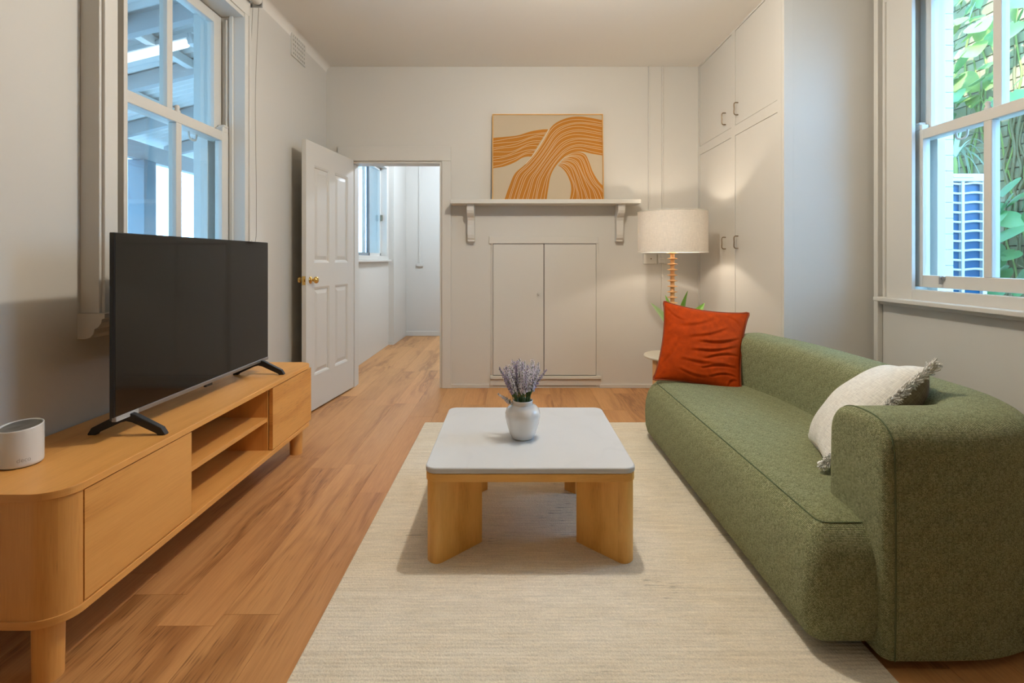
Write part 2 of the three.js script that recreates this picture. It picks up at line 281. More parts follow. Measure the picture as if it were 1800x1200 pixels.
// ---------------------------------------------------------------- hall behind the door
{
  const L = XL;
  const sideD0 = DB + 0.14, sideD1 = 7.9;
  struct('wall_hall_left', [
    bx(XLO, L, 0, WH.lo, sideD0, sideD1), bx(XLO, L, WH.hi, 2.95, sideD0, sideD1),
    bx(XLO, L, WH.lo, WH.hi, sideD0, WH.dc - WH.half), bx(XLO, L, WH.lo, WH.hi, WH.dc + WH.half, sideD1),
    bx(L, -1.6, 0, 2.95, 6.93, 7.73),
  ], M.wall);
  struct('wall_hall_back', bx(XLO, 0.9, 0, 2.95, 7.73, 7.9), M.wall);
  struct('wall_hall_right', bx(0.75, 0.9, 0, 2.95, sideD0, 7.73), M.wall);
  struct('ceiling_hall', bx(XLO, 0.9, 2.85, 2.97, sideD0, 7.9), M.wall);
  struct('baseboard_hall', [bx(-1.6, 0.75, 0, 0.07, 7.715, 7.73, 0.003), bx(L, -1.6, 0, 0.05, 6.915, 6.93, 0.002)], M.wall);
  const w = structG('window_3');
  const t0 = L - 0.10, t1 = L - 0.05;
  part(w, 'frame', [bx(L - 0.13, L + 0.012, WH.lo - 0.05, WH.lo, WH.dc - WH.half - 0.05, WH.dc + WH.half + 0.06, 0.004), bx(L - 0.13, L + 0.012, WH.hi, WH.hi + 0.05, WH.dc - WH.half - 0.05, WH.dc + WH.half + 0.06, 0.004),
    bx(L - 0.13, L + 0.012, WH.lo, WH.hi, WH.dc + WH.half - 0.03, WH.dc + WH.half + 0.05, 0.004), bx(L - 0.13, L + 0.012, WH.lo, WH.hi, WH.dc - WH.half - 0.05, WH.dc - WH.half + 0.03, 0.004)], M.gloss);
  part(w, 'sill', bx(L - 0.02, L + 0.05, WH.lo - 0.075, WH.lo - 0.05, WH.dc - WH.half - 0.06, 6.9, 0.005), M.gloss);
  const a = WH.dc - WH.half + 0.03, b = WH.dc + WH.half - 0.03, m = 6.1;
  const sash = (x, d0, d1, mat) => { const s = part(w, 'sliding_sash', [bx(x, x + 0.03, WH.lo, WH.lo + 0.035, d0, d1), bx(x, x + 0.03, WH.hi - 0.035, WH.hi, d0, d1), bx(x, x + 0.03, WH.lo, WH.hi, d0, d0 + 0.035), bx(x, x + 0.03, WH.lo, WH.hi, d1 - 0.035, d1)], mat);
    part(s, 'pane', bx(x + 0.012, x + 0.017, WH.lo + 0.03, WH.hi - 0.03, d0 + 0.03, d1 - 0.03), M.glass); return s; };
  sash(t1 - 0.005, a, m, M.postBlue); const s2 = sash(t0, m - 0.06, b, M.gloss);
  part(s2, 'latch', bx(t0 + 0.03, t0 + 0.06, 1.66, 1.74, b - 0.04, b - 0.02, 0.004), M.bronze);
  // cable trunking on the far hall wall
  const tr = thing('cable_trunking', 'white cable trunking on the wall of the hall beyond the door', 'trunking', [-1.39, 1.06, -7.72]);
  part(tr, 'channel', bx(-1.405, -1.375, 1.09, 2.85, 7.712, 7.73, 0.003), M.wall);
  part(tr, 'end_box', bx(-1.44, -1.34, 1.05, 1.09, 7.695, 7.73, 0.004), M.wall);
  // flush ceiling lamp of the hall
  const lamp = thing('hall_ceiling_lamp', 'round flush ceiling lamp in the hall beyond the door', 'lamp', [-0.5, 2.85, -6.3]);
  part(lamp, 'base_ring', lathe([[0, 0], [0.16, 0], [0.16, -0.03], [0.15, -0.035], [0, -0.035]], -0.5, 2.85, 6.3), M.gloss);
  part(lamp, 'diffuser_lamp', lathe([[0.145, -0.035], [0.14, -0.06], [0.10, -0.08], [0, -0.088]].reverse(), -0.5, 2.85, 6.3), std({ color: 0xffffff, emissive: lin(0.95, 0.98, 1), emissiveIntensity: 3, roughness: 0.5 }));
  const pl = new THREE.PointLight(lin(0.80, 0.95, 1.15), HALL_LIGHT); pl.position.set(-0.5, 2.70, -6.3); pl.castShadow = true; pl.shadow.radius = 4; pl.name = 'hall_lamp_light'; scene.add(pl);
}

// ---------------------------------------------------------------- sash windows
function sashWindow(name, X0, s, W, o) {
  const w = structG(name), dc = W.dc, tB = (t0, t1, h0, h1, d0, d1, r = 0.003) => bx(X0 + s * t0, X0 + s * t1, h0, h1, d0, d1, r);
  const G = 0.385, S = 0.46, mr0 = o.meet - 0.055, mr1 = o.meet;
  // casing on the room side
  const near0 = o.nearOuter, near1 = o.nearInner, far0 = o.farInner, far1 = o.farOuter, p = o.proud;
  part(w, 'casing', [tB(-p, 0, W.lo, W.hi, near0, near1), tB(-p, 0, W.lo, W.hi, far0, far1), tB(-p, 0, W.hi, W.hi + 0.1, near0, far1),
    tB(-p - 0.012, -p + 0.004, W.lo, W.hi, near0 + 0.012, near0 + 0.03), tB(-p - 0.012, -p + 0.004, W.lo, W.hi, far1 - 0.03, far1 - 0.012)], o.paint);
  // jamb lining with the parting beads
  part(w, 'jamb', [tB(-p * 0.9, 0.13, W.lo, W.hi, dc - HALF - 0.001, dc - S - 0.004, 0.002), tB(-p * 0.9, 0.13, W.lo, W.hi, dc + S + 0.004, dc + HALF + 0.001, 0.002), tB(-p * 0.9, 0.13, W.hi - 0.025, W.hi, dc - HALF, dc + HALF, 0.002),
    tB(-0.006, 0.016, W.lo, W.hi, dc + S - 0.012, dc + S + 0.006), tB(-0.006, 0.016, W.lo, W.hi, dc - S - 0.006, dc - S + 0.012)], o.paint);
  // sill inside
  if (o.sill === 'stool') {
    part(w, 'sill', [tB(-0.075, 0.03, W.lo - 0.02, W.lo + 0.006, near0 - 0.05, far1 + 0.012, 0.006), tB(-0.04, 0.0, W.lo - 0.04, W.lo - 0.018, near0 - 0.04, far1, 0.005), tB(-0.018, 0.03, W.lo, W.lo + 0.062, dc - S, dc + S, 0.004)], o.paint);
  } else {
    const q = [[0, 0], [0.105, 0], [0.105, -0.018], [0.094, -0.022], [0.092, -0.036], [0.08, -0.052], [0.066, -0.06], [0.062, -0.078], [0.05, -0.092], [0.03, -0.098], [0, -0.098]];
    part(w, 'sill', profile(q.map(([a, h]) => [X0 - s * a, W.lo + h]), near0 - 0.012, far1 + 0.012, 'd'), o.paint);
    part(w, 'inner_sill', tB(-p, 0.06, W.lo - 0.002, W.lo + 0.045, dc - S, dc + S, 0.003), o.paint);
  }
  const sash = (nm, t0, t1, h0, h1, bot, top) => {
    const f = part(w, nm, [tB(t0, t1, h0, h1, dc - S, dc - G), tB(t0, t1, h0, h1, dc + G, dc + S), tB(t0, t1, h0, h0 + bot, dc - G, dc + G), tB(t0, t1, h1 - top, h1, dc - G, dc + G)], o.paint);
    part(f, 'muntin', tB(t0, t1, h0 + bot, h1 - top, dc - 0.0215, dc + 0.0215, 0.004), o.paint);
    const tm = (t0 + t1) / 2;
    for (const e of [-1, 1]) part(f, 'pane', tB(tm - 0.002, tm + 0.002, h0 + bot - 0.006, h1 - top + 0.006, dc + (e < 0 ? -G - 0.006 : 0.0155), dc + (e < 0 ? -0.0155 : G + 0.006), 0), M.glass);
    return f;
  };
  const lo = sash('lower_sash', o.t, o.t + 0.042, o.bottom, mr1, o.bottomRail, 0.055);
  part(lo, 'horn', [tB(o.t, o.t + 0.042, mr1 - 0.002, mr1 + 0.03, dc + G + 0.008, dc + S - 0.004, 0.006), tB(o.t, o.t + 0.042, mr1 + 0.028, mr1 + 0.045, dc + G + 0.025, dc + S - 0.004, 0.006)], o.paint);
  const up = sash('upper_sash', o.t + 0.046, o.t + 0.088, mr0 + 0.002, W.hi - 0.03, 0.06, 0.06);
  part(up, 'sash_lift', tube([P(X0 + s * (o.t + 0.067), mr0 + 0.004, dc + 0.25), P(X0 + s * (o.t + 0.067), mr0 - 0.028, dc + 0.243), P(X0 + s * (o.t + 0.067), mr0 - 0.038, dc + 0.215), P(X0 + s * (o.t + 0.067), mr0 - 0.028, dc + 0.187), P(X0 + s * (o.t + 0.067), mr0 + 0.004, dc + 0.18)], 0.006, 20, 6), M.gloss);
  part(up, 'sash_stop', lathe([[0, 0], [0.012, 0.002], [0.016, 0.012], [0.009, 0.024], [0.013, 0.034], [0.008, 0.044], [0, 0.047]], X0 + s * (o.t + 0.03), mr1, dc + 0.03, 16), o.paint);
  part(lo, 'sash_handle', [tB(o.t - 0.012, o.t + 0.002, o.bottom + 0.045, o.bottom + 0.065, dc + 0.235, dc + 0.265, 0.004), tB(o.t - 0.02, o.t - 0.008, o.bottom + 0.02, o.bottom + 0.062, dc + 0.245, dc + 0.258, 0.004)], M.steel);
  // sash cord in its channel beside the upper sash
  part(w, 'sash_cord', tube([P(X0 + s * 0.03, mr1 + 0.04, dc + S - 0.012), P(X0 + s * 0.03, 2.25, dc + S - 0.012), P(X0 + s * 0.03, W.hi - 0.05, dc + S - 0.012)], 0.005, 8, 6), M.cord);
  // outer reveal and sill
  const t9 = s < 0 ? 0.24 : 0.27;
  part(w, 'outer_frame', [tB(o.t + 0.09, o.t + 0.135, W.lo, W.hi, dc + G + 0.01, dc + HALF), tB(o.t + 0.09, o.t + 0.135, W.lo, W.hi, dc - HALF, dc - G - 0.01)], o.reveal);
  part(w, 'outer_sill', tB(o.t + 0.08, t9 + 0.05, W.lo - 0.06, W.lo + 0.012, dc - HALF, dc + HALF, 0.006), M.wall);
  part(w, 'reveal_lining', [tB(o.t + 0.13, t9 + 0.002, W.lo, W.hi, dc + HALF - 0.012, dc + HALF + 0.001), tB(o.t + 0.13, t9 + 0.002, W.lo, W.hi, dc - HALF - 0.001, dc - HALF + 0.03)], o.reveal);
  return w;
}
sashWindow('window_1', XL, -1, WL, { meet: 1.905, nearOuter: 1.979, nearInner: 2.073, farInner: 3.06, farOuter: 3.125, proud: 0.075, t: 0.02, bottom: 1.0, bottomRail: 0.07, sill: 'moulded', reveal: M.gloss, paint: M.gloss });
const winR = sashWindow('window_2', XR, 1, WR, { meet: 1.877, nearOuter: 1.83, nearInner: 2.04, farInner: 2.842, farOuter: 3.062, proud: 0.022, t: 0.03, bottom: 1.005, bottomRail: 0.066, sill: 'stool', reveal: M.wall, paint: M.gloss });
// painted bricks in the reveal of the right window
{
  const g = bx(0, 0.108, 0, 0.087, 0, 0.01, 0.002);
  for (let i = 0; i < 19; i++) { const m = part(winR, 'brick', g, M.wall); m.position.set(XR + 0.163, 0.945 + i * 0.0895, -(WR.dc + HALF - 0.018)); }
}
// roller blind, rolled up above the left window, with its bead chain
{
  const b = thing('roller_blind', 'white roller blind with a bead chain rolled up above the left window', 'blind', [-1.555, 2.74, -2.6]);
  part(b, 'roll', uvBox(new THREE.CylinderGeometry(0.028, 0.028, 1.06, 24).rotateX(Math.PI / 2).translate(-1.555, 2.74, -2.6)), M.gloss);
  part(b, 'bracket', bx(-1.66, -1.53, 2.70, 2.78, 3.135, 3.145, 0.003), M.steel);
  const chain = [P(-1.575, 2.74, 3.115), P(-1.60, 2.0, 3.105), P(-1.60, 1.36, 3.10), P(-1.592, 1.27, 3.13), P(-1.59, 1.245, 3.15), P(-1.588, 1.27, 3.17), P(-1.588, 1.5, 3.18), P(-1.588, 2.2, 3.17), P(-1.565, 2.74, 3.165)];
  part(b, 'bead_chain', tube(chain, 0.0016, 90, 5), std({ color: lin(0.28, 0.25, 0.2), roughness: 0.5 }));
}

// ---------------------------------------------------------------- door, open into the room
{
  const Wd = 0.82, Hd = 2.035, T = 0.036;
  const d = structG('door_1'); d.userData.label = 'white four panel door standing open'; d.position.set(DOOR.x0 + 0.005, 0.012, -(DB - 0.01));
  d.rotation.y = Math.PI + Math.atan2(0.82, 0.10);
  const B = (x0, x1, y0, y1, z0, z1, r) => bx(x0, x1, y0, y1, -z1, -z0, r);
  const panels = [[0.12, 0.36, 1.12, 1.86], [0.46, 0.70, 1.12, 1.86], [0.12, 0.36, 0.26, 0.93], [0.46, 0.70, 0.26, 0.93]];
  const s = new THREE.Shape([[0, 0], [Wd, 0], [Wd, Hd], [0, Hd]].map((p) => new THREE.Vector2(p[0], p[1])));
  for (const [x0, x1, y0, y1] of panels) s.holes.push(new THREE.Path([[x0, y0], [x0, y1], [x1, y1], [x1, y0]].map((p) => new THREE.Vector2(p[0], p[1]))));
  const fr = new THREE.ExtrudeGeometry(s, { depth: T - 0.004, bevelEnabled: true, bevelSize: 0.002, bevelThickness: 0.002, bevelOffset: -0.002, bevelSegments: 2 }); fr.translate(0, 0, -T / 2 + 0.002);
  part(d, 'door_frame', uvBox(fr), M.gloss);
  for (const [x0, x1, y0, y1] of panels) {
    const pn = [B(x0 - 0.002, x1 + 0.002, y0 - 0.002, y1 + 0.002, -0.006, 0.006)];
    for (const e of [-1, 1]) {                           // raised field with sloping edges, and an ogee bead
      const f = (a, z) => [[x0 + a, y0 + a, z], [x1 - a, y0 + a, z], [x1 - a, y1 - a, z], [x0 + a, y1 - a, z]];
      const rings = [f(0, e * 0.017), f(0.012, e * 0.013), f(0.016, e * 0.007), f(0.024, e * 0.007), f(0.05, e * 0.0145), f(0.054, e * 0.0145)];
      const pos = []; const quad = (a, b, c, dd) => { const t = e > 0 ? [a, b, c, a, c, dd] : [a, c, b, a, dd, c]; for (const k of t) pos.push(...k); };
      for (let r = 0; r < rings.length - 1; r++) for (let k = 0; k < 4; k++) quad(rings[r][k], rings[r][(k + 1) % 4], rings[r + 1][(k + 1) % 4], rings[r + 1][k]);
      quad(...rings[rings.length - 1]);
      const g = new THREE.BufferGeometry(); g.setAttribute('position', new THREE.Float32BufferAttribute(pos, 3)); g.computeVertexNormals(); pn.push(uvBox(g));
    }
    part(d, 'panel', pn, M.gloss);
  }
  for (const e of [-1, 1]) {
    const k = lathe([[0, 0], [0.027, 0], [0.027, 0.003], [0.016, 0.008], [0.010, 0.012], [0.009, 0.022], [0.014, 0.028], [0.023, 0.036], [0.026, 0.045], [0.023, 0.055], [0.013, 0.061], [0, 0.062]], 0, 0, 0, 32);
    k.rotateX(e * Math.PI / 2); k.translate(Wd - 0.062, 0.99, e * T / 2); part(d, 'knob', k, M.brass, 'polished brass door knob');
  }
  part(d, 'latch_plate', B(Wd - 0.001, Wd + 0.0015, 0.955, 1.02, -0.0125, 0.0125, 0), M.brass);
  part(d, 'latch_bolt', B(Wd, Wd + 0.01, 0.978, 0.998, -0.007, 0.007, 0.002), M.brass);
}

// ---------------------------------------------------------------- built-in cupboards on the right
{
  const c = thing('built_in_wardrobe', 'cream built-in wardrobe with flat doors beside the table lamp', 'wardrobe', [CUP_X + 0.3, 0, -(CUP_D + DB) / 2]);
  const F = CUP_X, d0 = CUP_D, d1 = DB;
  const cols = [[3.237, 3.846], [3.918, 4.568]], up = [2.165, 2.872], lowr = [0.09, 2.085];
  // face frame with openings
  const hs = [[0, lowr[0]], [lowr[1], up[0]], [up[1], HC]];
  const fr = [bx(F, F + 0.025, 0, HC, d0 + 0.03, cols[0][0] - 0.003), bx(F, F + 0.025, 0, HC, cols[0][1] + 0.003, cols[1][0] - 0.003), bx(F, F + 0.025, 0, HC, cols[1][1] + 0.003, d1)];
  for (const [a, b] of cols) for (const [y0, y1] of hs) fr.push(bx(F, F + 0.025, y0 + (y0 ? 0.003 : 0), y1 - (y1 < HC ? 0.003 : 0), a - 0.003, b + 0.003));
  part(c, 'face_frame', fr, M.gloss);
  part(c, 'carcass', [bx(F + 0.028, F + 0.04, 0, HC, d0 + 0.002, d1)], M.gap);
  part(c, 'end_panel', bx(F, F + 0.06, 0, HC, d0 - 0.001, d0 + 0.03, 0.002), M.gloss);
  cols.forEach(([a, b], i) => [up, lowr].forEach(([y0, y1], j) => {
    const dr = part(c, 'door', bx(F + 0.002, F + 0.024, y0, y1, a, b, 0.0015), M.gloss);
    const hd = i ? a + 0.045 : b - 0.045 + 0.045 + 0.0, at = i ? 3.965 : 3.853 - 0.03, hc = j ? 1.285 : i ? 2.26 : 2.275;
    const hdd = i ? 4.02 : 3.80;
    part(dr, 'handle', tube([P(F + 0.002, hc + 0.045, hdd), P(F - 0.022, hc + 0.044, hdd), P(F - 0.028, hc + 0.036, hdd), P(F - 0.028, hc, hdd), P(F - 0.028, hc - 0.036, hdd), P(F - 0.022, hc - 0.044, hdd), P(F + 0.002, hc - 0.045, hdd)], 0.0042, 40, 8), M.bronze, 'bronze wire handle');
  }));
}
// low cupboard in the old fireplace
{
  const c = thing('wall_cupboard', 'low cream two-door cupboard set in the chimney wall under the mantel shelf', 'cupboard', [0.28, 0, -DB]);
  const F = DB - 0.012;
  part(c, 'head_board', bx(-0.205, 0.772, 1.298, 1.365, DB - 0.018, DB, 0.003), M.gloss);
  part(c, 'side_strip', bx(-0.186, -0.172, 0.105, 1.298, DB - 0.010, DB, 0.002), M.gloss);
  part(c, 'side_strip', bx(0.757, 0.772, 0.105, 1.298, DB - 0.014, DB, 0.002), M.gloss);
  part(c, 'recess', bx(-0.172, 0.757, 0.02, 1.298, DB - 0.0025, DB + 0.001), M.gap);
  for (const [a, b] of [[-0.169, 0.2835], [0.2895, 0.754]]) {
    const dr = part(c, 'door', bx(a, b, 0.118, 1.293, DB - 0.016, DB - 0.003, 0.002), M.gloss);
    if (a < 0) part(dr, 'knob', lathe([[0, 0], [0.007, 0], [0.007, 0.008], [0.011, 0.014], [0.009, 0.02], [0, 0.022]], 0, 0, 0, 16).rotateX(Math.PI / 2).translate(0.235, 0.845, -(DB - 0.016)), M.gloss);
  }
  part(c, 'plinth', [bx(-0.196, 0.80, 0.085, 0.112, DB - 0.03, DB, 0.003), bx(-0.196, 0.80, 0.024, 0.085, DB - 0.012, DB, 0.002)], M.gloss);
}
// mantel shelf
{
  const c = thing('mantel_shelf', 'long white mantel shelf on two curved brackets under the picture', 'shelf', [0.295, 1.31, -DB]);
  part(c, 'shelf_board', bx(-0.535, 1.115, 1.638, 1.676, 4.415, DB, 0.005), M.gloss);
  for (const x of [-0.395, 0.925]) {
    const pts = []; const add = (a, h) => pts.push([-(DB - a), h]);
    const out = [[0.0, 1.638], [0.155, 1.638], [0.155, 1.615], [0.150, 1.585], [0.135, 1.56], [0.112, 1.54], [0.088, 1.525], [0.075, 1.50], [0.074, 1.46], [0.078, 1.42], [0.078, 1.375], [0.070, 1.345], [0.055, 1.33], [0.055, 1.315], [0.0, 1.315]];
    const s = out.map(([a, h]) => [DB - a, h]);
    part(c, 'bracket', profile(s, x, x + 0.062, 'x', 0.002), M.gloss);
  }
}
// boxed-in pipe and sockets
{
  const c = thing('pipe_boxing', 'narrow painted boxing running up the back wall to the ceiling', 'boxing', [1.29, 1.22, -DB]);
  part(c, 'side_strip', bx(1.225, 1.237, 1.22, HC, DB - 0.018, DB, 0.003), M.wall);
  part(c, 'cover_board', bx(1.237, 1.345, 1.22, HC, DB - 0.010, DB, 0.002), M.wall);
  part(c, 'side_strip', bx(1.345, 1.357, 1.22, HC, DB - 0.018, DB, 0.003), M.wall);
  const s1 = thing('aerial_socket', 'cream aerial socket plate on the wall left of the lamp stem', 'socket', [1.24, 1.115, -DB]);
  part(s1, 'plate', bx(1.18, 1.303, 1.115, 1.205, DB - 0.012, DB, 0.004), M.plastic);
  part(s1, 'jack', uvBox(new THREE.CylinderGeometry(0.006, 0.006, 0.012, 12).rotateX(Math.PI / 2).translate(1.248, 1.162, -(DB - 0.014))), M.bronze);
  const s2 = thing('power_socket', 'cream power socket plate with a lamp plug behind the lamp stem', 'socket', [1.36, 1.115, -DB]);
  part(s2, 'plate', bx(1.308, 1.43, 1.115, 1.205, DB - 0.012, DB, 0.004), M.plastic);
  part(s2, 'rocker', bx(1.335, 1.35, 1.175, 1.195, DB - 0.016, DB - 0.010, 0.002), M.plastic);
  part(s2, 'plug', bx(1.325, 1.36, 1.12, 1.165, DB - 0.045, DB - 0.010, 0.006), M.plastic);
  const f = thing('lamp_flex', 'thin pale flex hanging from the power socket down to the side table', 'cord', [1.335, 0.55, -4.55]);
  part(f, 'flex', tube([P(1.342, 1.125, 4.575), P(1.342, 1.0, 4.575), P(1.335, 0.8, 4.57), P(1.33, 0.62, 4.5), P(1.31, 0.44, 4.2)], 0.0028, 40, 6), M.plastic);
  part(f, 'inline_switch', bx(1.335, 1.349, 0.99, 1.02, 4.567, 4.583, 0.004), M.plastic);
  const v = thing('cable_conduit', 'square white conduit running up the corner beside the right window', 'conduit', [2.21, 0, -3.12]);
  part(v, 'conduit', bx(2.205, XR, 0, HC, 3.09, 3.125, 0.006), M.gloss);
}
// air vent on the left wall
{
  const v = thing('air_vent', 'small painted air vent with square holes high on the left wall', 'vent', [XL, 2.72, -3.99]);
  const s = new THREE.Shape([[-0.13, -0.09], [0.13, -0.09], [0.13, 0.09], [-0.13, 0.09]].map((p) => new THREE.Vector2(p[0], p[1])));
  for (let i = 0; i < 7; i++) for (let j = 0; j < 5; j++) { const x = -0.1 + i * 0.0333, y = -0.066 + j * 0.033, a = 0.0085; s.holes.push(new THREE.Path([[x - a, y - a], [x - a, y + a], [x + a, y + a], [x + a, y - a]].map((p) => new THREE.Vector2(p[0], p[1])))); }
  const g = new THREE.ExtrudeGeometry(s, { depth: 0.010, bevelEnabled: false }); g.rotateY(Math.PI / 2); g.translate(XL + 0.001, 2.79, -3.99);
  part(v, 'grille', uvBox(g), M.wall);
  part(v, 'duct', bx(XL + 0.0005, XL + 0.002, 2.71, 2.87, 3.87, 4.11), M.gap);
}

// ---------------------------------------------------------------- rug
{
  const r = thing('area_rug', 'large cream ribbed wool rug under the coffee table', 'rug', [0.22, 0, -2.4]);
  part(r, 'pile', roundedPlate(-0.612, 1.05, 1.25, 3.6, 0.0006, 0.013, 0.01, 0.004, 'x'), M.rug);
}
// ---------------------------------------------------------------- sofa
{
  const x0 = 0.852, x1 = 1.655, d0 = 1.462, d1 = 3.42;
  const s = thing('sofa', 'curved moss green tweed sofa with one arm along the right wall', 'sofa', [1.3, 0, -2.4]);
  const rad = [0.05, 0.05, 0.30, 0.16];                // (x0,d0) (x1,d0) (x1,d1) (x0,d1)
  const ring = (e) => {
    const out = [], K = 10, c = [[x0, d0, 0, 1], [x1, d0, 1, 2], [x1, d1, 2, 3], [x0, d1, 3, 0]];
    const ctr = [[1, 1, Math.PI], [-1, 1, -Math.PI / 2], [-1, -1, 0], [1, -1, Math.PI / 2]];
    for (let k = 0; k < 4; k++) {
      const R = Math.max(rad[k] - e * 0.6, 0.018), ex = c[k][0] + ctr[k][0] * (e + R), ed = c[k][1] + ctr[k][1] * (e + R), nextK = (k + 1) % 4;
      for (let i = 0; i <= K; i++) { const a = ctr[k][2] + i / K * Math.PI / 2; out.push([ex + R * Math.cos(a), ed + R * Math.sin(a)]); }
      const Rn = Math.max(rad[nextK] - e * 0.6, 0.018), nx = c[nextK][0] + ctr[nextK][0] * (e + Rn) + Rn * Math.cos(ctr[nextK][2]), nd = c[nextK][1] + ctr[nextK][1] * (e + Rn) + Rn * Math.sin(ctr[nextK][2]);
      const L = out[out.length - 1]; for (let i = 1; i < 12; i++) out.push([mix(L[0], nx, i / 12), mix(L[1], nd, i / 12)]);
    }
    return out;
  };
  const prof = [[0.042, 0.07], [0.043, 0.036], [0.06, 0.014], [0.10, 0.003], [0.18, 0.0], [0.25, 0.004], [0.31, 0.018], [0.345, 0.036], [0.365, 0.055], [0.372, 0.066], [0.3735, 0.069], [0.377, 0.078], [0.385, 0.10], [0.391, 0.15], [0.395, 0.22], [0.396, 0.30]];
  const rings = prof.map(([h, e]) => ring(e).map(([x, d]) => [x, h, -d])), n = rings[0].length, pos = [], idx = [];
  for (const r of rings) for (const p of r) pos.push(...p);
  for (let j = 0; j < rings.length - 1; j++) for (let i = 0; i < n; i++) { const a = j * n + i, b = j * n + (i + 1) % n, c = a + n, e = b + n; idx.push(a, b, c, b, e, c); }
  const last = (rings.length - 1) * n; for (const t of THREE.ShapeUtils.triangulateShape(rings[rings.length - 1].map((p) => new THREE.Vector2(p[0], -p[2])), [])) idx.push(last + t[0], last + t[1], last + t[2]);
  for (let i = 1; i < n - 1; i++) idx.push(0, i + 1, i);
  const g = new THREE.BufferGeometry(); g.setAttribute('position', new THREE.Float32BufferAttribute(pos, 3)); g.setIndex(idx); g.computeVertexNormals();
  const seat = part(s, 'seat', uvBox(g, 'z'), M.sofa);
  part(seat, 'seat_seam', tube(ring(0.067).filter((p, i) => i % 2 === 0).map(([x, d]) => P(x, 0.3735, d)), 0.0026, 260, 6, true), M.piping);
  // back and arm: one padded band swept round the corner
  const path = new THREE.CatmullRomCurve3([P(1.495, 0, 3.30), P(1.53, 0, 3.14), P(1.595, 0, 2.80), P(1.605, 0, 2.35), P(1.60, 0, 1.98), P(1.575, 0, 1.78), P(1.49, 0, 1.63), P(1.36, 0, 1.577), P(1.22, 0, 1.568), P(1.045, 0, 1.566)], false, 'centripetal');
  const len = path.getLength(), NS = 120, HW = 0.128, TOP = 0.70, NP = 44;
  const sect = (e) => {                                 // closed from the inner foot over the top to the outer foot
    const out = [], w = HW - e, top = TOP - e, rt = 0.105;
    for (let i = 0; i <= NP; i++) {
      const t = i / NP; let a, h;
      if (t < 0.3) { h = mix(0.03, top - rt, t / 0.3); a = -w - 0.004 * Math.sin(Math.PI * t / 0.3) ; }
      else if (t <= 0.7) { const th = Math.PI * (t - 0.3) / 0.4; const cx = Math.cos(th), sy = Math.sin(th); a = -w * Math.sign(cx) * Math.pow(Math.abs(cx), 0.72); h = top - rt + rt * Math.pow(sy, 0.8); }
      else { h = mix(top - rt, 0.03, (t - 0.7) / 0.3); a = w + 0.004 * Math.sin(Math.PI * (t - 0.7) / 0.3); }
      out.push([a, h]);
    }
    return out;
  };
  const stops = []; for (let i = 0; i <= NS; i++) stops.push(i / NS); for (const q of [0.002, 0.005, 0.012, 0.02, 0.03, 0.97, 0.985, 0.992, 0.997, 0.999]) stops.push(q); stops.sort((a, b) => a - b);
  const bp = [], bi = [];
  for (const u of stops) {
    const c = path.getPointAt(u), t = path.getTangentAt(u), nx = -t.z, nz = t.x;     // side vector
    const from0 = u * len, from1 = (1 - u) * len; let e = 0;
    const R0 = 0.11, R1 = 0.028;
    if (from0 < R0) e = R0 * (1 - Math.sqrt(1 - (1 - from0 / R0) ** 2)); if (from1 < R1) e = R1 * (1 - Math.sqrt(1 - (1 - from1 / R1) ** 2));
    const sec = sect(Math.min(e, HW - 0.012));
    for (const [a, h] of sec) bp.push(c.x - nx * a, h, c.z - nz * a);
  }
  const m = NP + 1;
  for (let j = 0; j < stops.length - 1; j++) for (let i = 0; i < NP; i++) { const a = j * m + i, b = a + 1, c = a + m, e = c + 1; bi.push(a, c, b, b, c, e); }
  for (const j of [0, stops.length - 1]) for (let i = 1; i < NP; i++) { if (j) bi.push(j * m, j * m + i + 1, j * m + i); else bi.push(0, i, i + 1); }
  const bg = new THREE.BufferGeometry(); bg.setAttribute('position', new THREE.Float32BufferAttribute(bp, 3)); bg.setIndex(bi); bg.computeVertexNormals();
  const back = part(s, 'backrest_and_arm', uvBox(bg, 'z'), M.sofa);
  // seam round the front panel of the arm
  const uE = 1 - 0.03 / len, cE = path.getPointAt(uE), tE = path.getTangentAt(uE);
  part(back, 'arm_seam', tube(sect(0).filter((p, i) => i % 2 === 0).map(([a, h]) => V(cE.x - -tE.z * a, h, cE.z - tE.x * a)), 0.0026, 120, 6), M.piping);
  for (const [fx, fd] of [[0.98, 1.6], [0.98, 3.25], [1.6, 1.62], [1.6, 3.2]]) part(s, 'foot', uvBox(new THREE.CylinderGeometry(0.025, 0.022, 0.045, 16).translate(fx, 0.0225 + (fx < 1 ? 0.0115 : 0), -fd)), M.tvBlack);
}
// ---------------------------------------------------------------- cushions
// a soft square: half = half size, bulge front and back; grid side: +1 front, -1 back
function cushionSide(half, bulge, side, N, wrinkle, sharp = 0.10) {
  return gridMesh(N, N, (u, v) => {
    const a = u * 2 - 1, b = v * 2 - 1;
    const px = half * a * (1 - sharp * (1 - b * b) * 1.0 * Math.abs(a)) , py = half * b * (1 - sharp * (1 - a * a) * Math.abs(b));
    const k = Math.pow((1 - a * a), 0.55) * Math.pow((1 - b * b), 0.55);
    const z = bulge * k + wrinkle(a, b) * Math.pow(k, 0.7);
    return [px, py, side * z, px, py];
  }, side < 0);
}
function cushionEdge(half, sharp, N) { const out = []; const f = (a, b) => out.push(V(half * a * (1 - sharp * (1 - b * b) * Math.abs(a)), half * b * (1 - sharp * (1 - a * a) * Math.abs(b)), 0)); for (let i = 0; i < N; i++) f(-1 + 2 * i / N, -1); for (let i = 0; i < N; i++) f(1, -1 + 2 * i / N); for (let i = 0; i < N; i++) f(1 - 2 * i / N, 1); for (let i = 0; i < N; i++) f(-1, 1 - 2 * i / N); return out; }
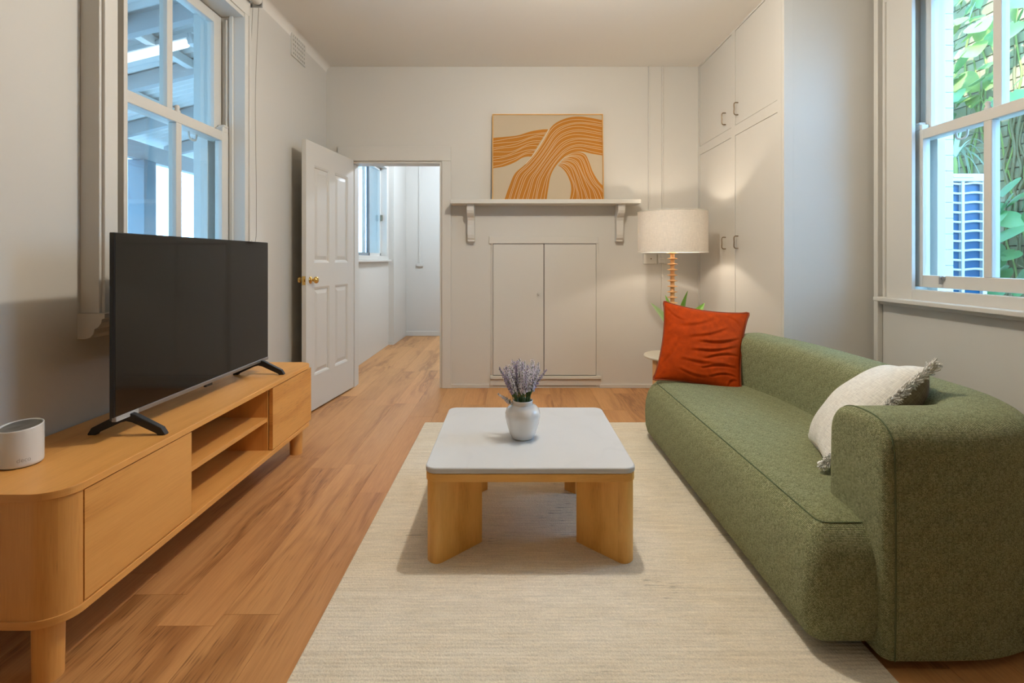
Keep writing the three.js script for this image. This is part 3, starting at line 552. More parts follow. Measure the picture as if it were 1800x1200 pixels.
{
  const c = local(thing('orange_cushion', 'rust orange velvet cushion with piped edge leaning at the far end of the sofa', 'cushion', [1.185, 0.612, -3.21]));
  c.rotation.order = 'YXZ'; c.rotation.set(-20 * Math.PI / 180, -17 * Math.PI / 180, -7 * Math.PI / 180);
  const folds = [[-0.95, 0.85, -0.45, 0.55, 0.05, 0.010], [-0.5, 0.40, 0.25, 0.72, 0.07, 0.010], [-0.2, 0.15, 0.6, 0.52, 0.06, 0.011], [0.0, 0.05, 0.92, 0.30, 0.05, 0.014], [-0.15, -0.18, 0.85, 0.08, 0.05, 0.013], [0.15, -0.33, 0.95, -0.12, 0.045, 0.013], [-0.35, -0.45, 0.7, -0.36, 0.06, 0.010], [0.1, -0.58, 0.92, -0.42, 0.04, 0.014], [0.3, -0.76, 0.9, -0.62, 0.035, 0.013], [-0.4, -0.72, 0.25, -0.80, 0.05, 0.010], [-0.9, -0.6, -0.55, 0.1, 0.08, 0.008], [0.5, 0.85, 0.9, 0.55, 0.05, 0.010], [0.7, -0.9, 0.93, -0.70, 0.04, 0.012]];
  const wr = (a, b) => {
    let z = 0.008 * (vn((a + 2) * 3, (b + 2) * 4, 64, 64, 7) - 0.5);
    for (const [a0, b0, a1, b1, w, amp] of folds) {      // each fold: a sharp crease with a soft roll beside it
      const ux = a1 - a0, uy = b1 - b0, l2 = ux * ux + uy * uy, t = clamp(((a - a0) * ux + (b - b0) * uy) / l2), bend = 0.06 * Math.sin(Math.PI * t) * (a0 > 0 ? 1 : -1);
      const l = Math.sqrt(l2), dx = a - a0 - ux * t, dy = b - b0 - uy * t, s = (dy * ux - dx * uy) / l - bend, end = Math.hypot(dx, dy) , e = Math.max(0, end * end - ((dy * ux - dx * uy) / l) ** 2);
      const f = Math.sin(Math.PI * clamp(0.12 + 0.88 * t)) ** 0.6 * Math.exp(-e / (w * w * 2));
      z += 0.7 * amp * f * (Math.exp(-(((s - w) / w) ** 2)) - 1.15 * Math.exp(-((s / (w * 0.7)) ** 2)));
    }
    return z;
  };
  part(c, 'cover_front', cushionSide(0.255, 0.085, 1, 110, wr), M.velvet);
  part(c, 'cover_back', cushionSide(0.255, 0.07, -1, 40, () => 0), M.velvet);
  part(c, 'piping', tube(cushionEdge(0.256, 0.10, 12), 0.0055, 160, 8, true), M.velvetPipe);
}
{
  const p1 = P(1.115, 0.41, 1.86), p2 = P(1.475, 0.80, 1.79), u = p2.clone().sub(p1).normalize(), v0 = V(0.60, 0.10, -0.79);
  const v = v0.clone().sub(u.clone().multiplyScalar(v0.dot(u))).normalize(), nrm = u.clone().cross(v);
  if (nrm.x > 0) nrm.negate();
  const X = v.clone(), Y = u.clone(), Z = X.clone().cross(Y); const flip = Z.dot(nrm) < 0; if (flip) { X.negate(); Z.negate(); }
  const half = 0.245, ctr = p1.clone().lerp(p2, 0.5).add(v.clone().multiplyScalar(half * 0.92));
  const c = local(thing('fringed_cushion', 'cream linen cushion with frayed white fringe and taupe back in the near sofa corner', 'cushion', [ctr.x, ctr.y, ctr.z]));
  c.quaternion.setFromRotationMatrix(new THREE.Matrix4().makeBasis(X, Y, Z));
  const wr = (a, b) => 0.006 * Math.sin(8 * a + 3 * b) * sstep(0.2, 1, Math.abs(b)) + 0.005 * (vn((a + 2) * 3, (b + 2) * 3, 64, 64, 3) - 0.5);
  part(c, 'cover_front', cushionSide(half, 0.10, 1, 48, wr, 0.07), M.creamLinen);
  part(c, 'cover_back', cushionSide(half, 0.165, -1, 48, wr, 0.07), M.taupeLinen, 'taupe linen back cover');
  // frayed fringe: a tufted band and many short threads round the edge
  seed(5); const th = [], pts = cushionEdge(half + 0.003, 0.07, 90);
  const nearX = flip ? 1 : -1;
  pts.forEach((p, i) => { if (p.x * nearX < half * 0.9) return; const q = pts[(i + 1) % pts.length], out = V(p.x, p.y, 0).normalize();
    for (let k = 0; k < 13; k++) { const s = p.clone().lerp(q, rnd()).add(V(0, 0, rr(-0.006, 0.006))), l = rr(0.012, 0.030), e = s.clone().addScaledVector(out, l).add(V(rr(-0.009, 0.009), rr(-0.009, 0.009), rr(-0.016, 0.012))); const md = s.clone().lerp(e, 0.5).add(V(rr(-0.004, 0.004), rr(-0.004, 0.004), rr(-0.004, 0.004))); th.push(tube([s, md, e], rr(0.0012, 0.0022), 3, 4)); } });
  const fr = part(c, 'fringe', th, M.fringe, 'frayed white fringe'); fr.userData.kind = 'stuff';
  part(c, 'care_tag', bx(-0.012, 0.012, -0.03, 0.012, 0, 0.0015, 0).translate((flip ? 1 : -1) * half * 0.98, -half * 0.72, -0.02), M.tvBlack, 'small black cloth tag');
}
// ---------------------------------------------------------------- coffee table
{
  const x0 = -0.33, x1 = 0.47, d0 = 1.92, d1 = 2.71, B = 0.013;
  const t = thing('coffee_table', 'square coffee table with white marble top on four diagonal timber slab legs', 'table', [0.07, B, -2.315]);
  part(t, 'marble_top', roundedPlate(x0, x1, d0, d1, 0.353, 0.376, 0.045, 0.006), M.marble, 'white marble top');
  part(t, 'apron', roundedPlate(x0 + 0.002, x1 - 0.002, d0 + 0.002, d1 - 0.002, 0.322, 0.352, 0.045, 0.002, 'x'), M.acacia);
  for (const [sx, sd] of [[-1, -1], [1, -1], [-1, 1], [1, 1]]) {
    const cx = sx < 0 ? x0 : x1, cd = sd < 0 ? d0 : d1;
    // slab set at 45 degrees, its outer end rounded to the corner of the top
    const w = 0.036, L = 0.245, sh = new THREE.Shape(); sh.moveTo(0.045, -w); sh.lineTo(L - 0.006, -w); sh.quadraticCurveTo(L, -w, L, -w + 0.006); sh.lineTo(L, w - 0.006); sh.quadraticCurveTo(L, w, L - 0.006, w); sh.lineTo(0.045, w); sh.bezierCurveTo(0.018, w, 0.010, 0.02, 0.010, 0); sh.bezierCurveTo(0.010, -0.02, 0.018, -w, 0.045, -w);
    const g = new THREE.ExtrudeGeometry(sh, { depth: 0.322 - B, bevelEnabled: false, curveSegments: 10 }); g.rotateX(-Math.PI / 2);
    g.rotateY(Math.atan2(-sd, -sx)); g.translate(cx - sx * 0.012, B, -(cd - sd * 0.012));
    part(t, 'leg', uvBox(g, 'y'), M.acacia);
  }
}
// vase with lavender
{
  const vx = 0.047, vd = 2.25, vh = 0.376;
  const v = thing('vase', 'round glossy white ceramic vase on the coffee table', 'vase', [vx, vh, -vd]);
  part(v, 'body', lathe([[0, 0.001], [0.044, 0.0], [0.048, 0.004], [0.058, 0.025], [0.069, 0.06], [0.076, 0.09], [0.077, 0.108], [0.072, 0.126], [0.060, 0.139], [0.047, 0.144], [0.0435, 0.147], [0.0435, 0.158], [0.0455, 0.163], [0.043, 0.166], [0.039, 0.163], [0.038, 0.15], [0.05, 0.138], [0.066, 0.115], [0.067, 0.09], [0.05, 0.03], [0, 0.02]], vx, vh, vd, 64), M.ceramic);
  const b = thing('lavender_bunch', 'bunch of pale purple lavender standing in the white vase', 'flowers', [vx, vh + 0.12, -vd]);
  seed(21);
  const stem = (ang, lean, len, tip) => {
    const r0 = rr(0.002, 0.028), bx0 = vx + Math.cos(ang) * r0, bz0 = -vd + Math.sin(ang) * r0, y0 = vh + 0.10;
    const top = V(bx0 + Math.cos(ang) * lean, y0 + len, bz0 + Math.sin(ang) * lean), mid = V(bx0 + Math.cos(ang) * lean * 0.38, y0 + len * 0.55, bz0 + Math.sin(ang) * lean * 0.38);
    const base = V(bx0, y0, bz0), curve = new THREE.CatmullRomCurve3([base, mid, top]);
    const st = part(b, 'stem', new THREE.TubeGeometry(curve, 8, 0.0012, 5), M.stemGreen);
    const fl = [], lf = []; const nF = 46, o = V();
    for (let i = 0; i < nF; i++) { const t = mix(0.48, 1.0, i / nF), p = curve.getPoint(t), a = i * 2.4, r = mix(0.0105, 0.004, i / nF) * rr(0.6, 1.25); const g = new THREE.OctahedronGeometry(mix(0.0045, 0.0026, i / nF) * rr(0.8, 1.2), 0); g.scale(1, 1.35, 1); o.set(Math.cos(a) * r, rr(-0.002, 0.003), Math.sin(a) * r); g.translate(p.x + o.x, p.y + o.y, p.z + o.z); fl.push(g); }
    part(st, 'flower_spike', fl, M.lavenders[Math.floor(rnd() * 4)]);
    for (let i = 0; i < 6; i++) { const p = curve.getPoint(rr(0.34, 0.6)), a = rnd() * 6.28; const g = new THREE.ConeGeometry(0.0022, 0.03, 4); g.translate(0, 0.014, 0); g.rotateZ(rr(0.3, 0.8)); g.rotateY(a); g.translate(p.x, p.y, p.z); lf.push(g); }
    part(st, 'stem_leaves', lf, M.stemGreen);
  };
  for (let i = 0; i < 56; i++) { const a = rnd() * Math.PI * 2, q = Math.sqrt(rnd()); stem(a, q * 0.078, rr(0.17, 0.215) + 0.055 * (1 - q)); }
  stem(Math.PI * 0.97, 0.088, 0.095); stem(0.1, 0.10, 0.20); stem(Math.PI * 1.02, 0.09, 0.20);
}
// ---------------------------------------------------------------- television unit
{
  const x0 = -1.655, x1 = -1.212, d0 = 1.37, d1 = 3.13, h0 = 0.165, h1 = 0.53, T = 0.022;
  const u = thing('tv_unit', 'long low oak veneer television unit with rounded corners and open shelves', 'tv unit', [-1.43, 0, -2.25]);
  part(u, 'top_panel', roundedPlate(x0, x1, d0, d1, h1 - T, h1, [0.004, 0.085, 0.085, 0.004], 0.0015, 'z'), M.oak);
  part(u, 'bottom_panel', roundedPlate(x0, x1, d0, d1, h0, h0 + T, [0.004, 0.085, 0.085, 0.004], 0.0015, 'z'), M.oak);
  // rounded ends: curved corner staves plus end panels
  for (const e of [0, 1]) {
    const R = 0.078, in_ = 0.005, pts = [], c = e ? [x1 - in_ - R, d1 - in_ - R] : [x1 - in_ - R, d0 + in_ + R];
    const sh = new THREE.Shape(), a0 = e ? Math.PI / 2 : -Math.PI / 2, dd = e ? d1 - in_ : d0 + in_;
    sh.moveTo(x0 + 0.003, dd); sh.lineTo(c[0], dd); sh.absarc(c[0], c[1], R, a0, 0, !!e);
    sh.lineTo(x1 - in_ - 0.02, c[1]); sh.absarc(c[0], c[1], R - 0.02, 0, a0, !e); sh.lineTo(x0 + 0.003, dd + (e ? -0.02 : 0.02));
    const g = new THREE.ExtrudeGeometry(sh, { depth: h1 - h0 - 2 * T, bevelEnabled: false, curveSegments: 16 }); g.rotateX(-Math.PI / 2); g.translate(0, h0 + T, 0);
    part(u, 'end_panel', uvBox(g, 'y'), M.oak);
  }
  const y0 = h0 + T, y1 = h1 - T;
  part(u, 'back_panel', bx(x0 + 0.003, x0 + 0.009, y0, y1, d0 + 0.02, d1 - 0.02, 0, 'z'), M.oak);
  const dv = [1.945, 2.60];
  part(u, 'divider', bx(x0 + 0.009, x1 - 0.028, y0, y1, dv[0] - 0.018, dv[0], 0.001, 'y'), M.oak);
  part(u, 'divider', bx(x0 + 0.009, x1 - 0.028, y0, y1, dv[1], dv[1] + 0.018, 0.001, 'y'), M.oak);
  part(u, 'shelf', bx(x0 + 0.009, x1 - 0.03, 0.335, 0.355, dv[0], dv[1], 0.001, 'z'), M.oak);
  part(u, 'door', bx(x1 - 0.024, x1 - 0.004, y0 + 0.003, y1 - 0.004, d0 + 0.087, dv[0] - 0.001, 0.001, 'z', [0.3, 0.2]), M.oak);
  part(u, 'door', bx(x1 - 0.024, x1 - 0.004, y0 + 0.003, y1 - 0.004, dv[1] + 0.004, d1 - 0.03, 0.001, 'z', [0.9, 0.4]), M.oak);
  for (const [lx, ld] of [[-1.29, 1.425], [-1.29, 3.06], [-1.58, 1.425], [-1.58, 3.06]]) {
    const g = new THREE.CylinderGeometry(0.037, 0.035, h0, 32); g.translate(lx, h0 / 2, -ld); part(u, 'leg', uvBox(g, 'y'), M.oak);
  }
}
// ---------------------------------------------------------------- television
{
  const xf = -1.367, d0 = 1.762, d1 = 2.87, h0 = 0.602, h1 = 1.252, H = 0.53;
  const t = thing('television', 'large black flat screen television on two splayed feet', 'television', [xf, H, -2.316]);
  part(t, 'housing', bx(xf - 0.020, xf - 0.001, h0, h1, d0, d1, 0.003), M.tvBlack);
  part(t, 'rear_cover', bx(xf - 0.055, xf - 0.018, h0 + 0.015, h0 + 0.36, d0 + 0.10, d1 - 0.10, 0.012), M.tvBlack);
  part(t, 'screen', bx(xf - 0.003, xf, h0 + 0.014, h1 - 0.003, d0 + 0.003, d1 - 0.003), M.tvScreen);
  part(t, 'lower_bezel', bx(xf - 0.012, xf + 0.002, h0 - 0.004, h0 + 0.012, d0, d1, 0.002), M.tvSilver);
  part(t, 'sensor', bx(xf - 0.014, xf, h0 - 0.016, h0 - 0.003, 2.29, 2.34, 0.003), M.tvBlack);
  const cv = document.createElement('canvas'); cv.width = 256; cv.height = 40; const q = cv.getContext('2d'); q.fillStyle = '#b9b9b6'; q.fillRect(0, 0, 256, 40); q.fillStyle = '#55565a'; for (let i = 0; i < 34; i++) { const x = 8 + i * 7; q.fillRect(x, 9, 4 + (i % 3), 2); q.fillRect(x, 17, 5 - (i % 2), 2); q.fillRect(x, 26, 3 + (i % 4), 2); }
  const ct = new THREE.CanvasTexture(cv); ct.colorSpace = THREE.SRGBColorSpace;
  const st = new THREE.PlaneGeometry(0.105, 0.017); st.rotateY(Math.PI / 2); st.translate(xf + 0.0028, h0 + 0.0045, -(d0 + 0.056));
  part(t, 'sticker', st, std({ map: ct, roughness: 0.5 }), 'silver label strip');
  for (const fd of [d0 + 0.078, d1 - 0.078]) {
    const arms = [];
    for (const e of [-1, 1]) {
      const c = xf - 0.012, a = (x, h) => [c + e * x, h];
      const pts = [a(0.0, h0 + 0.01), a(0.03, h0 + 0.002), a(0.125, H + 0.026), a(0.139, H + 0.004), a(0.137, H), a(0.112, H), a(0.108, H + 0.006), a(0.02, h0 - 0.026), a(0, h0 - 0.022)];
      arms.push(profile(pts, fd - 0.011, fd + 0.011, 'd', 0.002));
    }
    part(t, 'foot', arms, M.tvBlack);
  }
}
// ---------------------------------------------------------------- router
{
  const rx = -1.512, rd = 1.575, H = 0.53, R = 0.055;
  const t = thing('wifi_router', 'white cylindrical mesh router with dark top at the near end of the unit', 'router', [rx, H, -rd]);
  const body = lathe([[0, 0.002], [0.051, 0.002], [0.054, 0.006], [R, 0.012], [R, 0.116], [0.0545, 0.119], [0.052, 0.1195], [0.051, 0.117], [0.051, 0.108], [0, 0.108]], 0, 0, 0, 64);
  { const p = body.attributes.position; for (let i = 0; i < p.count; i++) { const y = p.getY(i); if (y > 0.06) p.setY(i, y + (y - 0.06) / 0.06 * 0.006 * (-p.getZ(i) / R)); } body.computeVertexNormals(); }
  body.translate(rx, H, -rd);
  part(t, 'body', body, M.routerWhite);
  part(t, 'base_pad', lathe([[0, 0], [0.049, 0], [0.049, 0.003], [0, 0.003]], rx, H, rd, 48), M.tvBlack);
  part(t, 'top_disc', gridMesh(48, 12, (u, v) => { const a = u * Math.PI * 2, r = 0.0508 * v; return [rx + Math.cos(a) * r, H + 0.1125 + 0.003 * v + 0.0015 * Math.sin(a * 2 + v * 6) * v - 0.006 * Math.sin(a) * v, -rd + Math.sin(a) * r]; }, true), M.routerTop, 'dark swirled top');
  const font = await new FontLoader().loadAsync('fonts/droid/droid_sans_regular.typeface.json');
  const g = new TextGeometry('deco', { font, size: 0.011, depth: 0.0006, curveSegments: 4 }); g.computeBoundingBox(); const mx = (g.boundingBox.min.x + g.boundingBox.max.x) / 2;
  const p = g.attributes.position, yaw = 0.90;          // angle round the body, from +z towards +x
  for (let i = 0; i < p.count; i++) { const a = yaw + (p.getX(i) - mx) / R, r = R + p.getZ(i) - 0.0002; p.setXYZ(i, rx + Math.sin(a) * r, H + 0.020 + p.getY(i), -rd + Math.cos(a) * r); }
  g.computeVertexNormals(); part(t, 'logo', g, std({ color: lin(0.36, 0.36, 0.35), roughness: 0.5 }), 'grey lettering deco');
}
// ---------------------------------------------------------------- side table, lamp and plant
const SX = 1.253, SD = 4.0;
{
  const t = thing('side_table', 'small round side table with pale top behind the far end of the sofa', 'table', [SX, 0, -SD]);
  part(t, 'table_top', lathe([[0, 0], [0.205, 0], [0.216, 0.006], [0.218, 0.014], [0.214, 0.022], [0, 0.022]], SX, 0.388, SD, 64), std({ color: lin(0.72, 0.66, 0.54), roughness: 0.4 }));
  for (const a of [2.75, 0.4, 4.6]) { const g = bx(-0.03, 0.03, 0, 0.388, -0.016, 0.016, 0.004, 'y'); g.rotateY(a + Math.PI / 2); g.translate(SX + Math.cos(a) * 0.165, 0, -SD + -Math.sin(a) * 0.165 * -1); part(t, 'leg', g, M.paleWood); }
  // lamp
  const LB = 0.41, l = thing('table_lamp', 'table lamp with turned timber spindle stem and wide linen drum shade', 'lamp', [SX, LB, -SD]);
  const pr = [[0, 0], [0.085, 0], [0.09, 0.006], [0.085, 0.018], [0.04, 0.026], [0.02, 0.034]]; let y = 0.04;
  part(l, 'lamp_base', lathe([[0, 0], [0.085, 0], [0.09, 0.006], [0.085, 0.018], [0.04, 0.026], [0.018, 0.04], [0, 0.04]], SX, LB, SD, 40), M.paleWood);
  const sp = [[0.0, 0.03]]; for (y = 0.04; y < 0.80; y += 0.0432) sp.push([0.0165, y], [0.0155, y + 0.010], [0.018, y + 0.015], [0.0385, y + 0.0195], [0.040, y + 0.0215], [0.0385, y + 0.0235], [0.018, y + 0.0275], [0.0155, y + 0.032]);
  sp.push([0.016, y + 0.004], [0, y + 0.004]); part(l, 'stem', uvBox(lathe(sp, SX, LB, SD, 32), 'y'), M.paleWood);
  part(l, 'socket', lathe([[0, 0.80], [0.017, 0.80], [0.017, 0.87], [0, 0.87]], SX, LB, SD, 24), M.brass);
  const R = 0.263, y0 = 1.213, y1 = 1.527, sh = gridMesh(96, 6, (u, v) => { const a = u * Math.PI * 2; return [SX + Math.cos(a) * R, mix(y0, y1, v), -SD + Math.sin(a) * R, u * 2 * Math.PI * R, v * (y1 - y0)]; });
  part(l, 'lamp_shade', sh, M.shade);
  for (const h of [y0, y1]) part(l, 'shade_rim', new THREE.TorusGeometry(R, 0.0032, 8, 96).rotateX(Math.PI / 2).translate(SX, h, -SD), M.creamLinen);
  part(l, 'spider', [0, 1, 2].map((k) => tube([V(SX, 1.30, -SD), V(SX + Math.cos(k * 2.09) * R * 0.5, 1.30, -SD + Math.sin(k * 2.09) * R * 0.5), V(SX + Math.cos(k * 2.09) * R, 1.22, -SD + Math.sin(k * 2.09) * R)], 0.0018, 12, 5)), M.steel);
  part(l, 'bulb_lamp', new THREE.SphereGeometry(0.032, 24, 16).translate(SX, 1.36, -SD), std({ color: 0xffffff, emissive: lin(1, 0.85, 0.66), emissiveIntensity: 4 }));
  const pl = new THREE.PointLight(lin(1, 0.88, 0.74), TABLE_LIGHT); pl.position.set(SX, 1.36, -SD); pl.castShadow = true; pl.shadow.radius = 1.4; pl.name = 'table_lamp_light'; scene.add(pl);
  // plant
  const px = 1.25, pd = 3.83, p = thing('potted_plant', 'small leafy green plant in a pot on the side table behind the orange cushion', 'plant', [px, 0.41, -pd]);
  part(p, 'pot', lathe([[0, 0], [0.04, 0], [0.054, 0.125], [0.056, 0.13], [0.05, 0.13], [0.046, 0.116], [0, 0.116]], px, 0.41, pd, 40), M.ceramic);
  const leaf = (ang, reach, roll, wid, up, mat) => {
    const L = Math.hypot(reach, up), g = gridMesh(8, 16, (u, v) => { const a = u * 2 - 1, w = wid * Math.pow(Math.sin(Math.PI * Math.pow(clamp(v * 0.985 + 0.01), 0.85)), 0.9); return [L * v, -0.10 * L * v * v + 0.28 * Math.abs(a) * w, a * w]; });
    g.scale(1.06, 1.3, 1.3); g.rotateX(roll); g.rotateZ(Math.atan2(up, reach)); g.rotateY(ang); g.translate(px, 0.555, -pd); part(p, 'leaf', g, mat);
  };
  leaf(-1.1, 0.03, 0.2, 0.034, 0.355, M.leafBright); leaf(0.15, 0.19, 0.9, 0.036, 0.27, M.leafBright); leaf(2.9, 0.07, -0.9, 0.024, 0.32, M.leafBright); leaf(3.2, 0.175, -0.9, 0.032, 0.275, M.leafPale); leaf(-0.3, 0.15, 0.9, 0.04, 0.20, M.leafPale); leaf(1.6, 0.14, 0.2, 0.04, 0.2, M.leafPale); leaf(-1.9, 0.12, 0, 0.04, 0.2, M.leafBright); leaf(-0.7, 0.16, 0.3, 0.04, 0.16, M.leafBright);
  for (const a of [0.4, 2.5, 4.2]) part(p, 'stalk', tube([V(px, 0.52, -pd), V(px + Math.cos(a) * 0.008, 0.545, -pd + Math.sin(a) * 0.008), V(px + Math.cos(a) * 0.016, 0.60, -pd + Math.sin(a) * 0.016)], 0.003, 6, 5), M.stemGreen);
}
// ---------------------------------------------------------------- framed print on the mantel shelf
{
  const W = 0.985, H = 0.775;
  const cv = document.createElement('canvas'); cv.width = 1024; cv.height = 800; const q = cv.getContext('2d');
  q.fillStyle = '#c9b79b'; q.fillRect(0, 0, 1024, 800);
  const mp = ([x, y]) => [(x - 143) / 885 * 1024, (y - 100) / 678 * 800];
  const curve = (pts) => new THREE.CatmullRomCurve3(pts.map(mp).map(([x, y]) => V(x, y, 0)), false, 'centripetal').getSpacedPoints(80);
  const band = (A, B, lines, wob, sd) => {
    const a = curve(A), b = curve(B); q.fillStyle = '#be7a22'; q.beginPath(); a.forEach((p, i) => (i ? q.lineTo(p.x, p.y) : q.moveTo(p.x, p.y))); for (let i = 80; i >= 0; i--) q.lineTo(b[i].x, b[i].y); q.closePath(); q.fill();
    q.strokeStyle = '#e2d3ba'; q.lineWidth = 3.2;
    for (let k = 1; k <= lines; k++) { q.beginPath(); for (let i = 0; i <= 80; i++) { const t = clamp(k / (lines + 1) + wob * Math.sin(i / 80 * 5 + k * 2.1 + sd) + 0.5 * wob * Math.sin(i / 80 * 9 + k * 0.9)), x = mix(a[i].x, b[i].x, t), y = mix(a[i].y, b[i].y, t); i ? q.lineTo(x, y) : q.moveTo(x, y); } q.stroke(); }
  };
  band([[143, 285], [230, 277], [340, 265], [450, 232], [540, 217], [590, 215]], [[143, 530], [230, 515], [320, 480], [380, 445], [420, 436], [452, 436]], 9, 0.028, 1);
  band([[740, 425], [800, 402], [850, 402], [890, 420], [920, 480], [950, 560], [1000, 640], [1050, 690], [1100, 778]], [[668, 508], [690, 520], [720, 550], [740, 580], [758, 620], [770, 660], [773, 700], [768, 740], [758, 790]], 12, 0.022, 2);
  band([[228, 800], [270, 680], [320, 570], [400, 500], [480, 410], [540, 320], [600, 215], [650, 165], [740, 125], [830, 112], [920, 120], [1040, 143]], [[572, 800], [588, 690], [608, 590], [640, 525], [690, 465], [740, 425], [800, 400], [860, 395], [940, 412], [1040, 428]], 13, 0.02, 0);
  q.strokeStyle = '#e2d3ba'; q.lineWidth = 5; q.beginPath(); curve([[228, 800], [270, 680], [320, 570], [400, 500], [480, 410], [540, 320], [600, 215]]).forEach((p, i) => { if (i > 40) (i > 41 ? q.lineTo(p.x, p.y) : q.moveTo(p.x, p.y)); }); q.stroke();
  const ct = new THREE.CanvasTexture(cv); ct.colorSpace = THREE.SRGBColorSpace;
  const f = local(thing('framed_print', 'framed abstract print of ochre wave bands with white lines leaning on the mantel shelf', 'picture', [0.318, 1.678, -4.515])); f.rotation.x = -0.065;
  const cpl = new THREE.PlaneGeometry(W - 0.016, H - 0.016); cpl.translate(0, H / 2, -0.004); part(f, 'canvas', cpl, std({ map: ct, roughness: 0.85, bumpMap: linenBump, bumpScale: 0.0006 }));
  const e = 0.007; const bars = [[-W / 2, W / 2, 0, e], [-W / 2, W / 2, H - e, H], [-W / 2, -W / 2 + e, e, H - e], [W / 2 - e, W / 2, e, H - e]];
  bars.forEach(([x0, x1, y0, y1]) => part(f, 'frame_bar', bx(x0, x1, y0, y1, -0.004, 0.032, 0.001, Math.abs(x1 - x0) > 0.1 ? 'x' : 'y'), M.acacia));
  part(f, 'backing', bx(-W / 2 + e, W / 2 - e, e, H - e, 0.006, 0.014), M.gap);
}
// ---------------------------------------------------------------- pendant lamp in the middle of the room (above the frame)
{
  const x = 0.31, d = 2.3, h = 2.66, l = thing('pendant_lamp', 'small opal globe lamp hanging from the middle of the ceiling', 'lamp', [x, h, -d]);
  part(l, 'ceiling_rose', lathe([[0, 0], [0.05, 0], [0.05, -0.012], [0.03, -0.025], [0, -0.025]], x, HC, d, 32), M.gloss);
  part(l, 'cord', uvBox(new THREE.CylinderGeometry(0.003, 0.003, HC - h - 0.08, 8).translate(x, (HC + h + 0.06) / 2, -d)), M.plastic);
  part(l, 'cap', lathe([[0, 0.04], [0.02, 0.04], [0.02, 0.075], [0.006, 0.085], [0, 0.085]], x, h, d, 24), M.brass);
  part(l, 'globe_lamp', new THREE.SphereGeometry(0.05, 32, 20).translate(x, h, -d), std({ color: 0xffffff, emissive: LAMP_WARM, emissiveIntensity: 6 }));
  const pl = new THREE.PointLight(LAMP_WARM, CENTRE_LIGHT); pl.position.set(x, h, -d); pl.castShadow = true; pl.shadow.radius = 2; pl.name = 'pendant_lamp_light'; scene.add(pl);
  // the open mouth of the globe throws extra light straight down
  part(l, 'mouth_ring', new THREE.TorusGeometry(0.03, 0.003, 8, 32).rotateX(Math.PI / 2).translate(x, h - 0.045, -d), M.brass);
  const al = new THREE.RectAreaLight(LAMP_WARM, DOWN_LIGHT / 0.0036, 0.06, 0.06); al.position.set(x, h - 0.056, -d); al.rotation.set(-Math.PI / 2, 0, 0); al.name = 'pendant_lamp_mouth_light'; scene.add(al);
}
